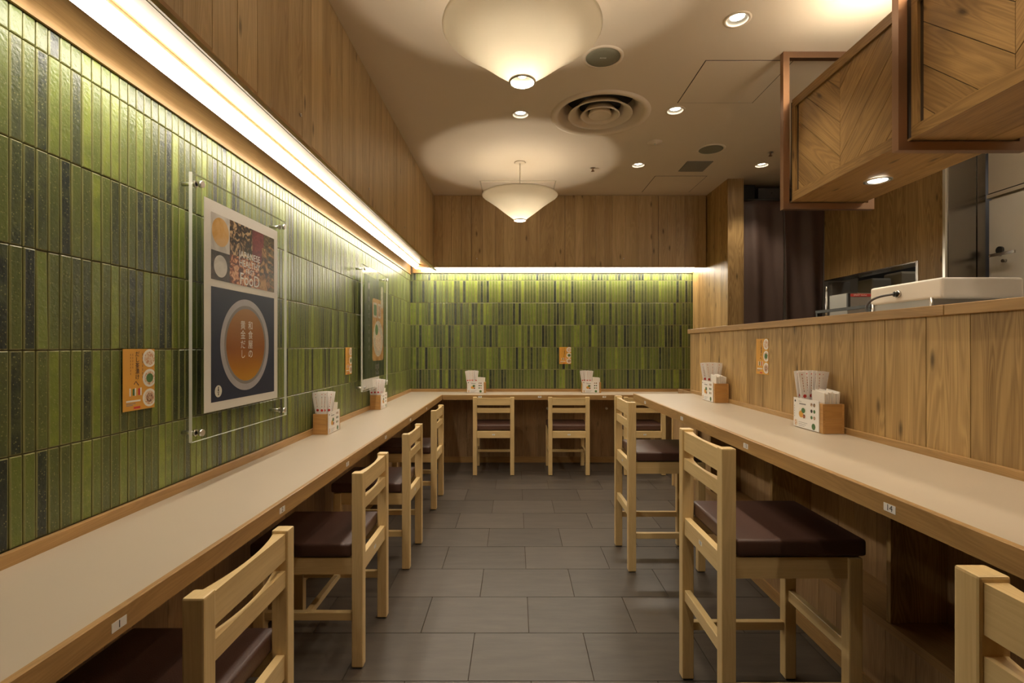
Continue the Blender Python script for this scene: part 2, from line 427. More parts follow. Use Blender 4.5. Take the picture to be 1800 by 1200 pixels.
# ------------------------------------------------------------------ floor
mb = MB()
mb.box((-1.3, YN-.2, -.06), (4.4, 5.6, -.004), mat=M['groove'])
rnd = random.Random(3)
k = -14
while True:
    y0 = 1.806 + k*.3027
    if y0 > YB: break
    off = -.170 if k % 2 == 0 else .0565
    for j in range(-4, 9):
        x0 = off + j*.453
        if x0 > 3.2 or x0+.453 < -1.2: continue
        t = rnd.uniform(-.0004, .0004)
        mb.box((x0+.0016, y0+.0016, -.01), (x0+.453-.0016, y0+.3027-.0016, t), 0, M['slate'], skip=(0,))
    k += 1
struct(mb.build('floor'))

# ------------------------------------------------------------------ ceiling
DL = [(.986, 2.237), (.984, 3.10), (.985, 4.035), (1.974, 4.035), (.032, 3.153), (.986, 1.35), (.032, .85), (.986, .45)]
mb = MB(); mb.box((-1.3, YN-.2, ZC+.16), (4.4, 5.6, ZC+.2))
def loop(pts):
    V = [mb.bm.verts.new(p) for p in pts]
    return [mb.bm.edges.new((V[i], V[(i+1) % len(V)])) for i in range(len(V))]
ed = loop([(-1.3, YN-.2, ZC), (4.4, YN-.2, ZC), (4.4, 5.6, ZC), (-1.3, 5.6, ZC)])
for x_, y_ in DL: ed += loop([(x_+.046*math.cos(k_*PI/16), y_+.046*math.sin(k_*PI/16), ZC) for k_ in range(32)])
ed += loop([(.53+.262*math.cos(k_*PI/32), 3.157+.262*math.sin(k_*PI/32), ZC) for k_ in range(64)])
bmesh.ops.triangle_fill(mb.bm, edges=ed, use_beauty=True, use_dissolve=False)
struct(mb.build('ceiling', M['ceiling'], recalc=False))

# ------------------------------------------------------------------ tiled walls
TZ = [.760, .961, 1.191, 1.421, 1.651, 1.881, 1.957]
def tiled(name, org, u, n, length, seed, u0=0.0):
    mb = MB(); rnd = random.Random(seed); org = Vector(org); u = Vector(u); n = Vector(n); z = Vector((0,0,1))
    a = org + u*0; b = org + u*length
    # backing with grout
    P = [a+z*.72, b+z*.72, b+z*1.958, a+z*1.958]
    mb.quad(P, M['grout'])
    for r in range(6):
        z0, z1 = TZ[r]+.0015, TZ[r+1]-.0015
        p = -.0303*rnd.random()*.0 + u0
        while p < length:
            q = p + .0303
            p0, p1 = max(p, 0)+.0014, min(q, length)-.0014
            if p1-p0 > .006:
                h = .007 + rnd.uniform(-.0006, .0006)
                tu, tz = rnd.gauss(0, .010), rnd.gauss(0, .004)
                bv = .0022
                def pt(uu, zz, hh):
                    hh2 = hh + (tu*(uu-(p0+p1)/2) + tz*(zz-(z0+z1)/2) if hh > .003 else 0)
                    return org + u*uu + z*zz + n*hh2
                base = [mb.bm.verts.new(pt(*c, 0.0)) for c in ((p0,z0),(p1,z0),(p1,z1),(p0,z1))]
                sh = [mb.bm.verts.new(pt(*c, h-.0016)) for c in ((p0,z0),(p1,z0),(p1,z1),(p0,z1))]
                top = [mb.bm.verts.new(pt(*c, h)) for c in ((p0+bv,z0+bv),(p1-bv,z0+bv),(p1-bv,z1-bv),(p0+bv,z1-bv))]
                e = bv/(p1-p0)
                for i in range(4):
                    j = (i+1) % 4
                    mb.face([base[i], base[j], sh[j], sh[i]], M['tile'], [(0,0)]*4)
                    mb.face([sh[i], sh[j], top[j], top[i]], M['tile'], [(0,0),(0,0),(e,0),(e,0)])
                mb.face(top, M['tile'], [(e,0),(1-e,0),(1-e,1),(e,1)])
            p = q
    return struct(mb.build(name))
tiled('wall_left', (XL-.007, YN, 0), (0,1,0), (1,0,0), YB-YN, 11, u0=-.0303*.5 + ((1.0703-YN) % .0303) - .0)
tiled('wall_back', (XL, YB+.007, 0), (1,0,0), (0,-1,0), XR-XL, 12)
# plaster behind, planks under the counters
mb = MB(); mb.box((XL-.12, YN-.1, 0), (XL-.009, YB+.1, ZC)); struct(mb.build('wall_left_core', M['plaster']))
mb = MB(); mb.box((XL-.12, YB+.009, 0), (4.3, YB+.12, ZC)); struct(mb.build('wall_back_core', M['plaster']))
mb = MB(); mb.box((XL-.1, YN-.1, 0), (4.3, YN, ZC)); struct(mb.build('wall_front', M['wood_under']))
mb = MB(); planks(mb, (XL-.008, YN, 0), (0,1,0), (0,0,1), (1,0,0), YB-YN, .695, .09, .15, .012, 21); struct(mb.build('wall_left_lower', M['wood_under']))
mb = MB(); planks(mb, (XL, YB+.008, 0), (1,0,0), (0,0,1), (0,-1,0), XR-XL, .695, .09, .15, .012, 22); struct(mb.build('wall_back_lower', M['wood_under']))
mb = MB(); mb.box((XL+.004, YN, 0), (XL+.018, YB-.005, .06), 1); struct(mb.build('baseboard_left', M['wood_edge']))
mb = MB(); mb.box((XL+.018, YB-.018, 0), (XR, YB-.004, .06), 0); struct(mb.build('baseboard_back', M['wood_edge']))

# ------------------------------------------------------------------ upper soffits (plank fronts of the wall cupboards) with light cove
def lockset(mb, p, n):
    p = Vector(p); n = Vector(n)
    mb.cyl(p, p+n*.004, .006, seg=16, mat=M['chrome']); mb.cyl(p+n*.004, p+n*.0045, .002, seg=8, mat=M['black'])
mb = MB()
mb.box((XS-.03, YN, ZS+.004), (XS-.016, YS+.01, ZC), mat=M['groove'])
sl = [1.42+.862*i for i in range(-3, 4)]
planks(mb, (XS-.016, YN, ZS+.004), (0,1,0), (0,0,1), (1,0,0), YS-YN, ZC-ZS-.006, .075, .13, .016, 31, seams=[s_-YN for s_ in sl], mat=M['wood_upper'])
for y_ in (.97, 1.835, 2.696, 3.567): lockset(mb, (XS, y_, 2.043), (1,0,0))
struct(mb.build('wall_left_upper'))
mb = MB()
mb.box((XS-.016, YS+.016, ZS+.004), (XR, YS+.03, ZC), mat=M['groove'])
planks(mb, (XS, YS+.016, ZS+.004), (1,0,0), (0,0,1), (0,-1,0), XR-XS-.008, ZC-ZS-.006, .075, .14, .016, 32, seams=[.36, 1.26, 2.16], mat=M['wood_upper'])
for x_ in (-.37, 1.04): lockset(mb, (x_, YS, 2.043), (0,-1,0))
struct(mb.build('wall_back_upper'))
# underside boards: sloping from the front lip up to the light slot
mb = MB()
def strip(mb, pts, a0, a1, axis, mat=None):
    """extrude a 2-D profile (d, z) along y (axis 1) or x (axis 0)"""
    A = []; B = []
    for d, z in pts:
        A.append(mb.bm.verts.new((d, a0, z) if axis == 1 else (a0, d, z)))
        B.append(mb.bm.verts.new((d, a1, z) if axis == 1 else (a1, d, z)))
    n = len(pts)
    for i in range(n):
        j = (i+1) % n; L_ = abs(pts[i][0]-pts[j][0])+abs(pts[i][1]-pts[j][1])
        mb.face([A[i], A[j], B[j], B[i]], mat, [(0, a0), (L_, a0), (L_, a1), (0, a1)])
    mb.face(A[::-1], mat); mb.face(B, mat)
strip(mb, [(XS, ZS), (XS, ZS+.012), (-.985, 2.040), (-.985, 2.022), (-.80, ZS)], YN, YS+.22, 1)
struct(mb.build('trim_1', M['wood_edge']))
mb = MB(); strip(mb, [(XL+.001, 1.942), (XL+.009, 1.942), (XL+.009, 1.9585), (XL+.005, 1.9595), (XL+.005, 2.12), (XL-.004, 2.12), (XL-.004, 1.9585), (XL+.001, 1.9585)], YN, YB, 1); struct(mb.build('trim_2', M['wood_edge']))
mb = MB(); strip(mb, [(YS, ZS), (YS, ZS+.012), (YB-.15, 2.050), (YB-.15, 2.030), (YS+.014, ZS)], XS-.2, XR, 0)
struct(mb.build('trim_3', M['wood_edge']))
mb = MB(); strip(mb, [(YB-.004, ZS), (YB-.022, ZS), (YB-.022, ZS+.004), (YB-.016, ZS+.006), (YB-.016, 2.09), (YB-.004, 2.09)], XL+.03, XR, 0); struct(mb.build('trim_4', M['wood_edge']))
# cove lamps
t = thing('cove_light', 'long linear light hidden under the left wall cupboards', 'light', (-1.0, 1.5, 2.03))
mb = MB(); strip(mb, [(-.004, -.0485), (-.0005, -.0485), (-.0005, -.034), (.055, -.034), (.055, -.004), (-.004, .0)], .70-1.5, YB-1.5-.16, 1); sub('housing', mb, M['white'], t)
mb = MB(); strip(mb, [(-.0, -.054), (.054, -.056), (.057, -.052), (.057, -.035), (.0, -.035)], .71-1.5, YB-1.5-.17, 1); sub('diffuser', mb, M['led'], t)
t = thing('cove_light', 'shorter linear light above the tiles of the back wall', 'light', (.43, YB-.08, 2.02))
mb = MB(); strip(mb, [(-.020, .032), (.050, .032), (.050, .05), (-.020, .05)], -1.39, 1.40, 0); sub('housing', mb, M['white'], t)
mb = MB(); strip(mb, [(-.016, -.060), (.040, -.052), (.040, .031), (-.016, .031)], -1.385, 1.395, 0); sub('diffuser', mb, M['led'], t)

# ------------------------------------------------------------------ right: tall end wall, low partition, kitchen
mb = MB()
mb.box((XR+.012, 4.377, 0), (XR+.12, YB+.01, ZC), mat=M['groove'], skip=())
planks(mb, (XR+.012, 4.377, 0), (0,1,0), (0,0,1), (-1,0,0), YB-4.377, ZC, .11, .17, .012, 41, mat=M['wood_part'])
mb.box((XR, 4.362, 0), (1.978, 4.377, ZC), 2, M['wood_part'])
struct(mb.build('wall_right_rear'))
mb = MB()
mb.box((PX+.012, -1.4, .70), (PX+.19, 3.50, CAPZ-.030), mat=M['groove'])
planks(mb, (PX+.012, -1.4, .845), (0,1,0), (0,0,1), (-1,0,0), 4.9, CAPZ-.030-.845, .13, .20, .012, 47, gap=.003, mat=M['wood_part'])
mb.box((PX, 3.50, .70), (PX+.19, 3.514, CAPZ-.030), 2, M['wood_part'])
planks(mb, (PX+.19, -1.4, .70), (0,1,0), (0,0,1), (1,0,0), 4.9, CAPZ-.030-.70, .13, .20, .012, 48, mat=M['wood_part'])
struct(mb.build('wall_right'))
mb = MB()
mb.box((PX-.012, -1.4, CAPZ-.030), (PX+.21, 1.42, CAPZ), 1); mb.box((PX-.012, 1.4215, CAPZ-.030), (PX+.21, 3.535, CAPZ), 1)
struct(mb.bevel(.0015, 1).build('trim_5', M['wood_edge']))
# kitchen plank wall with a pass-through opening
KX = 2.70
mb = MB()
rn = random.Random(55); y = 3.17
while y < 4.40:
    wd = rn.uniform(.08, .14); y2 = min(y+wd, 4.40)
    for (a, b) in (((0, 1.22), (1.774, ZC)) if y > 3.385 else ((0, ZC),)):
        mb.box((KX, y+.0008, a), (KX+.02, y2-.0008, b), 2, M['wood_part'])
    if y < 3.385 < y2 + 1e-4: pass
    y = y2
    if abs(y-3.39) < .06: y = 3.392
mb.box((KX+.02, 3.17, 0), (KX+.03, 4.40, 1.22), mat=M['groove']); mb.box((KX+.02, 3.17, 1.774), (KX+.03, 4.40, ZC), mat=M['groove'])
struct(mb.build('wall_kitchen'))
mb = MB(); mb.box((KX-.004, 3.372, 1.22), (KX+.14, 3.392, 1.774), 2); mb.box((KX-.003, 3.392, 1.766), (KX+.14, 4.40, 1.774), 1, M['steel'])
struct(mb.build('window_1', M['steel']))
mb = MB(); mb.box((KX-.012, 3.15, 0), (KX+.005, 3.169, ZC), 2, M['chrome']); mb.box((KX+.006, 3.145, 0), (KX+.18, 3.165, ZC), 2, M['darksteel']); mb.box((KX+.182, 3.140, 0), (KX+.232, 3.165, ZC), 2, M['darksteel'])
struct(mb.build('trim_6'))
# service room behind the opening and beyond the steel column
mb = MB(); mb.box((3.55, 3.17, 0), (3.6, 5.2, ZC), mat=M['greybox']); struct(mb.build('wall_service', M['greybox']))
DX = 2.95
mb = MB(); mb.box((DX, YN, 2.15), (DX+.06, 3.14, ZC), mat=M['plaster']); mb.box((DX-.012, YN, 2.118), (DX+.05, 3.14, 2.140), mat=M['plaster']); mb.box((DX, YN, 2.14), (DX+.05, 3.14, 2.15), mat=M['dark'])
mb.box((DX+.02, YN, 0), (DX+.06, 3.14, 2.118), mat=M['plaster']); struct(mb.build('wall_right_kitchen'))
mb = MB(); mb.box((DX, 1.9, .1), (DX+.018, 3.135, 2.105)); d = struct(mb.build('door_1', M['white']))
mb = MB(); mb.cyl((DX, 3.06, 1.785), (DX-.012, 3.06, 1.785), .022, mat=M['black']); mb.box((DX-.05, 2.93, 1.745), (DX-.038, 3.085, 1.762), mat=M['steel']); mb.cyl((DX, 3.06, 1.755), (DX-.045, 3.06, 1.755), .008, mat=M['steel'])
mb.cyl((DX, 3.03, 1.715), (DX-.02, 3.03, 1.715), .010, mat=M['steel']); mb.build('door_handle', None, d)
# lowered kitchen ceiling with a grey vent panel

# ------------------------------------------------------------------ curtain in the kitchen doorway
def curtain(x0, x1, seed, label):
    rn = random.Random(seed); mb = MB(); nx, nz = 40, 30; y0 = 4.385; z0, z1 = .25, 2.47
    G = []
    for s_ in (0, 1):
        g = []
        for i in range(nx+1):
            row = []
            for j in range(nz+1):
                u = i/nx; v = j/nz; z = z0+(z1-z0)*v
                amp = .030*(1-v)**.7 + .006
                yy = y0 + amp*(math.sin(u*9+seed+1.2*math.sin(v*3)) + .4*math.sin(u*17+v*5+seed*2)) + .008*math.sin(v*14+u*6)*(1-v)
                xx = x0+(x1-x0)*(u*(1-.04*(1-v)) if seed % 2 else 1-(1-u)*(1-.04*(1-v)))
                row.append(mb.bm.verts.new((xx, yy + s_*.002, z)))
            g.append(row)
        G.append(g)
    for g in G:
        for i in range(nx):
            for j in range(nz): mb.face([g[i][j], g[i+1][j], g[i+1][j+1], g[i][j+1]], None, None, True)
    a, b = G
    for i in range(nx):
        mb.face([a[i][0], a[i+1][0], b[i+1][0], b[i][0]]); mb.face([a[i][nz], a[i+1][nz], b[i+1][nz], b[i][nz]])
    for j in range(nz):
        mb.face([a[0][j], a[0][j+1], b[0][j+1], b[0][j]]); mb.face([a[nx][j], a[nx][j+1], b[nx][j+1], b[nx][j]])
    return tag(mb.build('noren_curtain', M['curtain']), label, 'curtain', 'brown cloth panels in the kitchen doorway')
curtain(1.985, 2.331, 1, 'dark brown doorway curtain panel, the half beside the tall oak post')
curtain(2.337, 2.690, 4, 'dark brown doorway curtain panel, the half beside the kitchen plank wall')
mb = MB(); mb.cyl((1.982, 4.388, 2.475), (KX, 4.388, 2.475), .010, mat=M['black']); tag(mb.build('curtain_rod', None), 'thin black rod carrying the brown doorway curtain', 'rod')
t = thing('electrical_box', 'grey metal box on the wall above the doorway curtain', 'box', (2.31, 4.50, 2.50))
mb = MB(); mb.box((-.14, 0, 0), (.22, .2, .115)); sub('body', mb.bevel(.004), M['greybox'], t)
mb = MB(); mb.cyl((-.02, -.003, .07), (-.02, .01, .07), .006); sub('screw', mb, M['black'], t)
mb = MB(); mb.box((2.00, 4.50, 2.50), (2.14, 4.7, 2.64)); tag(mb.build('electrical_box', M['black']), 'black box above the doorway curtain beside the oak post', 'box')

# ------------------------------------------------------------------ counters
def tagplate(parent, s, loc, rot, k=1.0):
    mb = MB(); mb.box((-.017*k, -.0085*k, 0), (.017*k, .0085*k, .0008)); o = mb.build('seat_number_plate', M['card'], parent)
    o.location = loc; o.rotation_euler = rot
    text(s, .019*k, M['ink'], o, (0, 0, .001), (0,0,0), 'number', ext=.0001)
    return o
def counter(name, label, z, parts_fn): 
    t = thing(name, label, 'counter', (0, 0, z)); parts_fn(t); return t
XF = -.707; YF = 4.855
def left_counter(t):
    mb = MB(); mb.quad  # laminate top
    P = [(XL+.006, YN+.4), (XF-.012, YN+.4), (XF-.012, YF-.0003), (XL+.006, YF-.0003)]
    vt = [mb.bm.verts.new((x, y, 0)) for x, y in P]; vb = [mb.bm.verts.new((x, y, -.010)) for x, y in P]
    mb.face(vt); mb.face(vb[::-1])
    for i in range(4): mb.face([vt[i], vb[i], vb[(i+1) % 4], vt[(i+1) % 4]])
    sub('laminate_top', mb, M['laminate'], t)
    mb = MB(); strip(mb, [(XF-.012, 0.0006), (XF-.002, .0006), (XF, -.0015), (XF, -.047), (XF-.030, -.047), (XF-.030, -.0105), (XF-.012, -.0105)], YN+.4, YF-.0003, 1); sub('front_edge', mb, M['wood_edge'], t)
    mb = MB(); mb.box((XL+.010, YN+.4, -.036), (XF-.030, YF-.001, -.0105), 1); sub('core_board', mb, M['wood_under'], t)
    mb = MB(); mb.box((XL+.002, YN+.4, -.001), (XL+.016, YF-.0003, .030), 1); sub('backsplash', mb.bevel(.001, 1), M['wood_edge'], t)
    for i, y in enumerate((.898, 1.526, 2.12, 2.744, 3.39, 4.01)):
        tagplate(t, str(i+1), (XF, y, -.026), (PI/2, 0, PI/2))
counter('bench_counter', 'cream topped counter along the green tiled left wall', CT, left_counter)
def back_counter(t):
    mb = MB()
    P = [(XL+.006, YB-.0055), (XL+.006, YF), (XF-.012, YF), (XF-.012, YF+.010), (XR-.005, YF+.010), (XR-.005, YB-.0055)]
    vt = [mb.bm.verts.new((x, y, 0)) for x, y in P]; vb = [mb.bm.verts.new((x, y, -.010)) for x, y in P]
    mb.face(vt); mb.face(vb[::-1])
    for i in range(6): mb.face([vt[i], vb[i], vb[(i+1) % 6], vt[(i+1) % 6]])
    sub('laminate_top', mb, M['laminate'], t)
    mb = MB(); strip(mb, [(YF+.010, .0006), (YF+.002, .0006), (YF, -.0015), (YF, -.047), (YF+.030, -.047), (YF+.030, -.0105), (YF+.010, -.0105)], XF-.0115, XR-.005, 0); sub('front_edge', mb, M['wood_edge'], t)
    mb = MB(); mb.box((XF-.028, YF+.031, -.036), (XR-.005, YB-.008, -.0105), 0); sub('core_board', mb, M['wood_under'], t)
    mb = MB(); mb.box((XL+.002, YF, -.001), (XL+.016, YB-.003, .030), 1); mb.box((XL+.0165, YB-.018, -.001), (XR-.004, YB-.003, .029), 0); sub('backsplash', mb.bevel(.001, 1), M['wood_edge'], t)
    for s, x in (('8', -.341), ('9', .234), ('10', .857)):
        tagplate(t, s, (x, YF, -.018), (PI/2, 0, 0))
counter('bench_counter', 'cream topped counter across the back wall', CT, back_counter)
RF = .800
def right_counter(t):
    mb = MB(); mb.box((RF+.012, -1.2, -.010), (PX-.001, 3.405, 0)); sub('laminate_top', mb, M['laminate'], t)
    mb = MB(); strip(mb, [(RF+.012, .0006), (RF+.002, .0006), (RF, -.0015), (RF, -.047), (RF+.030, -.047), (RF+.030, -.0105), (RF+.012, -.0105)], -1.2, 3.420, 1); sub('front_edge', mb, M['wood_edge'], t)
    mb = MB(); mb.box((RF+.031, -1.2, -.036), (PX-.001, 3.404, -.0105), 1); mb.box((RF+.005, 3.406, -.047), (PX-.001, 3.420, .0005), 0); sub('core_board', mb, M['wood_under'], t)
    mb = MB(); mb.box((PX-.016, -1.2, -.001), (PX-.0005, 3.46, .021), 1); sub('backsplash', mb.bevel(.001, 1), M['wood_edge'], t)
    for s, y in (('11', 3.105), ('12', 2.42), ('13', 1.748), ('14', 1.076)):
        tagplate(t, s, (RF, y, -.026), (PI/2, 0, -PI/2))
counter('bench_counter', 'higher cream topped counter along the low oak partition on the right', RT, right_counter)

# cupboard with open niches under the right counter
t = thing('niche_cabinet', 'oak cupboard with open niches below the right counter', 'cabinet', (PX, 1.0, 0))
BX = .185
mb = MB(); planks(mb, (BX+.012, -2.2, 0), (0,1,0), (0,0,1), (-1,0,0), 5.55, RT-.048, .09, .15, .012, 61); sub('back_panel', mb, M['wood_under'], t)
for i, y in enumerate((-.602, .150, .646-.0, 1.40, 2.15)):
    mb = MB(); mb.box((0, y-.009, .30), (BX, y+.009, RT-.048), 2); sub('divider', mb, M['wood_part'], t)
mb = MB(); mb.box((-.004, -2.2, .268), (BX, 2.5, .298), 1); sub('shelf', mb, M['wood_edge'], t)
mb = MB(); planks(mb, (.018, -2.2, .0), (0,1,0), (0,0,1), (-1,0,0), 4.7, .267, .09, .15, .012, 62); sub('front_panel', mb, M['wood_under'], t)
mb = MB(); mb.box((-.004, -2.2, 0), (.005, 2.5, .055), 1); sub('plinth', mb, M['wood_edge'], t)
mb = MB(); mb.box((1.352, 4.35, 0), (1.392, 4.372, .684), 2); mb.box((1.352, 4.373, 0), (1.392, 4.85, .684), 2)
# ------------------------------------------------------------------ chairs
def chair(dz, loc, rz, label, group, num):
    t = thing('dining_chair', label, 'chair', loc, rz, group); W = .385/2; D = .41; wm = M['wood_chair']
    zt = .728+dz; sz = .410+dz
    def leg(x0, x1, y0, y1, z1):
        mb = MB(); mb.box((x0, y0, .004), (x1, y1, z1), 2); mb.bevel(.004, 2)
        o = sub('leg', mb, wm, t)
        m2 = MB(); m2.box((x0+.004, y0+.004, 0), (x1-.004, y1-.004, .005)); sub('glide', m2, M['black'], o)
    for s_ in (-1, 1):
        a, b = sorted((s_*W, s_*(W-.038)))
        leg(a, b, 0, .042, zt); leg(a, b, D-.040, D, sz)
    def rail(name, z0, z1, y0, th, scoop, arch=0):
        mb = MB(); n = 14; R = []
        for i in range(n+1):
            u = i/n; x = -(W-.037)+2*(W-.037)*u; c = 1-(2*u-1)**2
            yi = y0+th-scoop*c; yo = y0+.0*c
            R.append([mb.bm.verts.new(p) for p in ((x,yo,z0),(x,yi,z0),(x,yi,z1),(x,yo,z1))])
        for i in range(n):
            for j in range(4):
                jj = (j+1) % 4; P_ = [R[i][j], R[i][jj], R[i+1][jj], R[i+1][j]]
                if j in (1, 3): uvs = [(p.co.z, p.co.x) for p in P_]
                else: uvs = [(p.co.y, p.co.x) for p in P_]
                mb.face(P_, None, uvs)
        mb.face(R[0]); mb.face(R[-1][::-1]); sub(name, mb, wm, t)
    rail('top_rail', zt-.075, zt-.008, .006, .032, .020)
    rail('back_slat', zt-.145, zt-.103, .006, .032, .022)
    # seat aprons
    mb = MB(); mb.box((-(W-.038), .008, sz-.062), (W-.038, .030, sz), 0); o = sub('apron', mb.bevel(.001, 1), wm, t)
    p = tagplate(o, num, (0, .0085, sz-.03), (PI/2, 0, 0), .8)
    mb = MB(); mb.box((-(W-.038), D-.030, sz-.062), (W-.038, D-.008, sz), 0); sub('apron', mb, wm, t)
    for s_ in (-1, 1):
        a, b = sorted((s_*(W-.008), s_*(W-.030)))
        mb = MB(); mb.box((a, .042, sz-.062), (b, D-.040, sz), 1); sub('apron', mb, wm, t)
        mb = MB(); mb.box((a, .042, .175), (b, D-.040, .205), 1); sub('stretcher', mb.bevel(.0015, 1), wm, t)
    if dz > .05:
        for (y0, y1) in ((.008, .030), (D-.030, D-.008)):
            mb = MB(); mb.box((-(W-.038), y0, .285), (W-.038, y1, .325), 0); sub('stretcher', mb.bevel(.0015, 1), wm, t)
    else:
        mb = MB(); mb.box((-(W-.030), .205, .178), (W-.030, .227, .202), 0); sub('stretcher', mb.bevel(.0015, 1), wm, t)
    # cushion, rounded and slightly domed
    mb = MB(); nx, ny = 10, 10; x0, x1, y0, y1 = -(W-.002), W-.002, .044, D+.014
    bx = bmesh.ops.create_cube(mb.bm, size=1)['verts']
    for v in bx: v.co = Vector(((x0+x1)/2+v.co.x*(x1-x0), (y0+y1)/2+v.co.y*(y1-y0), sz+.002+.026+v.co.z*.050))
    bmesh.ops.bevel(mb.bm, geom=list(mb.bm.edges), offset=.011, segments=4, affect='EDGES', profile=.55)
    for f in mb.bm.faces: f.smooth = True
    cu = mb.build('seat_cushion', M['leather'], t)
    mb = MB(); r = .0022; zz = sz+.0525-.006; i_ = .003
    ring = [(x0+i_, y0+.012, zz), (x0+i_, y1-.012, zz), (x0+.012, y1-i_, zz), (x1-.012, y1-i_, zz), (x1-i_, y1-.012, zz), (x1-i_, y0+.012, zz), (x1-.012, y0+i_, zz), (x0+.012, y0+i_, zz), (x0+i_, y0+.012, zz)]
    mb.tube(ring, r, 6); sub('piping', mb, M['leather'], cu)
    return t
gl = 'pale beech chairs at the left counter'; gb = 'pale beech chairs at the back counter'; gr = 'tall beech chairs at the right counter'
low = chair(0, (-.583, 1.135, 0), PI/2, 'low beech chair nearest the camera at the left counter, by seat number 1', gl, '1')
def place(src, loc, rz, label, group):
    c = copy_tree(src); c.location = loc; c.rotation_euler = (0, 0, rz); tag(c, label, 'chair', group); return c
place(low, (-.568, 2.066, 0), PI/2, 'low beech chair second from the camera at the left counter', gl)
place(low, (-.568, 2.895, 0), PI/2, 'low beech chair third from the camera at the left counter', gl)
place(low, (-.580, 3.885, 0), PI/2, 'low beech chair farthest from the camera at the left counter, by the corner', gl)
place(low, (-.203, 4.668, 0), 0, 'beech chair at the left end of the back counter', gb)
place(low, (.498, 4.668, 0), 0, 'beech chair in the middle of the back counter', gb)
place(low, (1.203, 4.668, 0), 0, 'beech chair at the back counter, partly hidden by the right counter', gb)
tall = chair(.174, (.600, 1.655, 0), -PI/2, 'tall beech chair in the middle of the right counter, wide brown seat in view', gr, '13')
place(tall, (.600, 2.865, 0), -PI/2, 'tall beech chair farthest from the camera at the right counter', gr)
place(tall, (.600, .497, 0), -PI/2, 'tall beech chair cut off by the lower right of the view', gr)

# ------------------------------------------------------------------ napkin and chopstick holders
def holder(loc, rz, label, seed, leanleft=True):
    """local: long side along +x, card on the -y face, origin at the base centre"""
    t = thing('chopstick_holder', label, 'holder', loc, rz, 'bamboo boxes with chopsticks and napkins'); rn = random.Random(seed)
    Lx, Ly, H, w_ = .190/2, .078/2, .108, .008
    mb = MB(); bm_ = M['bamboo']
    mb.box((-Lx, -Ly, 0), (Lx, -Ly+w_, H), 0); mb.box((-Lx, Ly-w_, 0), (Lx, Ly, H), 0)
    mb.box((-Lx, -Ly+w_, 0), (-Lx+w_, Ly-w_, H*.5), 1); mb.box((-Lx, -Ly+w_, H*.5+.0005), (-Lx+w_, Ly-w_, H), 1)
    mb.box((Lx-w_, -Ly+w_, 0), (Lx, Ly-w_, H*.5), 1); mb.box((Lx-w_, -Ly+w_, H*.5+.0005), (Lx, Ly-w_, H), 1)
    mb.box((-Lx+w_, -Ly+w_, 0), (Lx-w_, Ly-w_, .006), 0); mb.box((-.004, -Ly+w_, .006), (.004, Ly-w_, H-.01), 1)
    sub('box', mb, bm_, t)
    # menu card on the front
    mb = MB(); mb.box((-Lx+.003, -Ly-.0035, .002), (Lx-.020, -Ly-.0005, H+.008), mat=M['card'])
    x0 = -Lx+.003; y = -Ly-.0037
    def q(a, b, c, d, m_): mb.quad([(x0+a, y, c), (x0+b, y, c), (x0+b, y, d), (x0+a, y, d)], m_)
    def disc(cx, cz, r, m_, sy=1.0, yy=y-.0001):
        V = [mb.bm.verts.new((x0+cx+r*math.cos(k*PI/10), yy, cz+r*sy*math.sin(k*PI/10))) for k in range(20)]; mb.face(V, m_)
    disc(.012, .103, .0045, M['ink']); disc(.062, .062, .028, M['whiteink']); disc(.053, .055, .015, M['orange'], .9, y-.0002)
    disc(.068, .070, .013, M['green'], .8, y-.0003); disc(.072, .048, .010, M['bonito'], .8, y-.0004)
    for i in range(2):
        for k_, m_ in enumerate(('meat', 'green', 'bonito')):
            disc(.122+.018*i, .098-.024*k_, .0068, M[('meat', 'mushroom', 'green')[(k_+i) % 3]])
    disc(.135, .017, .012, M['green']); q(.008, .026, .006, .030, M['rice'])
    for i in range(5): q(.006, .008, .040+i*.010, .046+i*.010, M['grey_ink'])
    for i in range(3): q(.035, .095-.01*i, .022-.007*i, .0235-.007*i, M['grey_ink'])
    q(.035, .055, .103, .1045, M['grey_ink']); q(.040, .085, .092, .097, M['grey_ink'])
    sub('menu_card', mb, None, t)
    return t
def packets(t, loc, rz, seed, n=14):
    rn = random.Random(seed)
    objs = []
    M4 = Matrix.Translation(Vector(loc)) @ Matrix.Rotation(rz, 4, 'Z')
    return M4
def packet_mesh():
    mb = MB(); w_, h_, t_ = .012, .215, .0022
    P = [(-w_,-t_,0),(w_,-t_,0),(w_*1.08,-t_*.5,h_),(-w_*1.08,-t_*.5,h_),(-w_,t_,0),(w_,t_,0),(w_*1.08,t_*.5,h_),(-w_*1.08,t_*.5,h_)]
    V = [mb.bm.verts.new(p) for p in P]
    for qd in ((0,1,2,3),(5,4,7,6),(1,5,6,2),(4,0,3,7),(3,2,6,7),(0,4,5,1)): mb.face([V[i] for i in qd], M['paper'])
    for sg in (-1, 1):
        yy = sg*(t_+.00025)
        for cz, r, m_ in ((.118, .0068, M['red']), (.203, .0022, M['red'])):
            VV = [mb.bm.verts.new((r*math.cos(k*PI/8), sg*(t_*(1-.5*cz/h_)+.0003), cz+r*math.sin(k*PI/8))) for k in range(16)]; mb.face(VV, m_)
        for k in range(6):
            z0 = .135+k*.010
            mb.quad([(-.0012, sg*(t_*(1-.5*z0/h_)+.0003), z0), (.0012, sg*(t_*(1-.5*z0/h_)+.0003), z0), (.0012, sg*(t_*(1-.5*z0/h_)+.0002), z0+.006), (-.0012, sg*(t_*(1-.5*z0/h_)+.0002), z0+.006)], M['bonito'])
    me = mb.build('packet_proto'); d = me.data; bpy.data.objects.remove(me); return d
PK = packet_mesh()
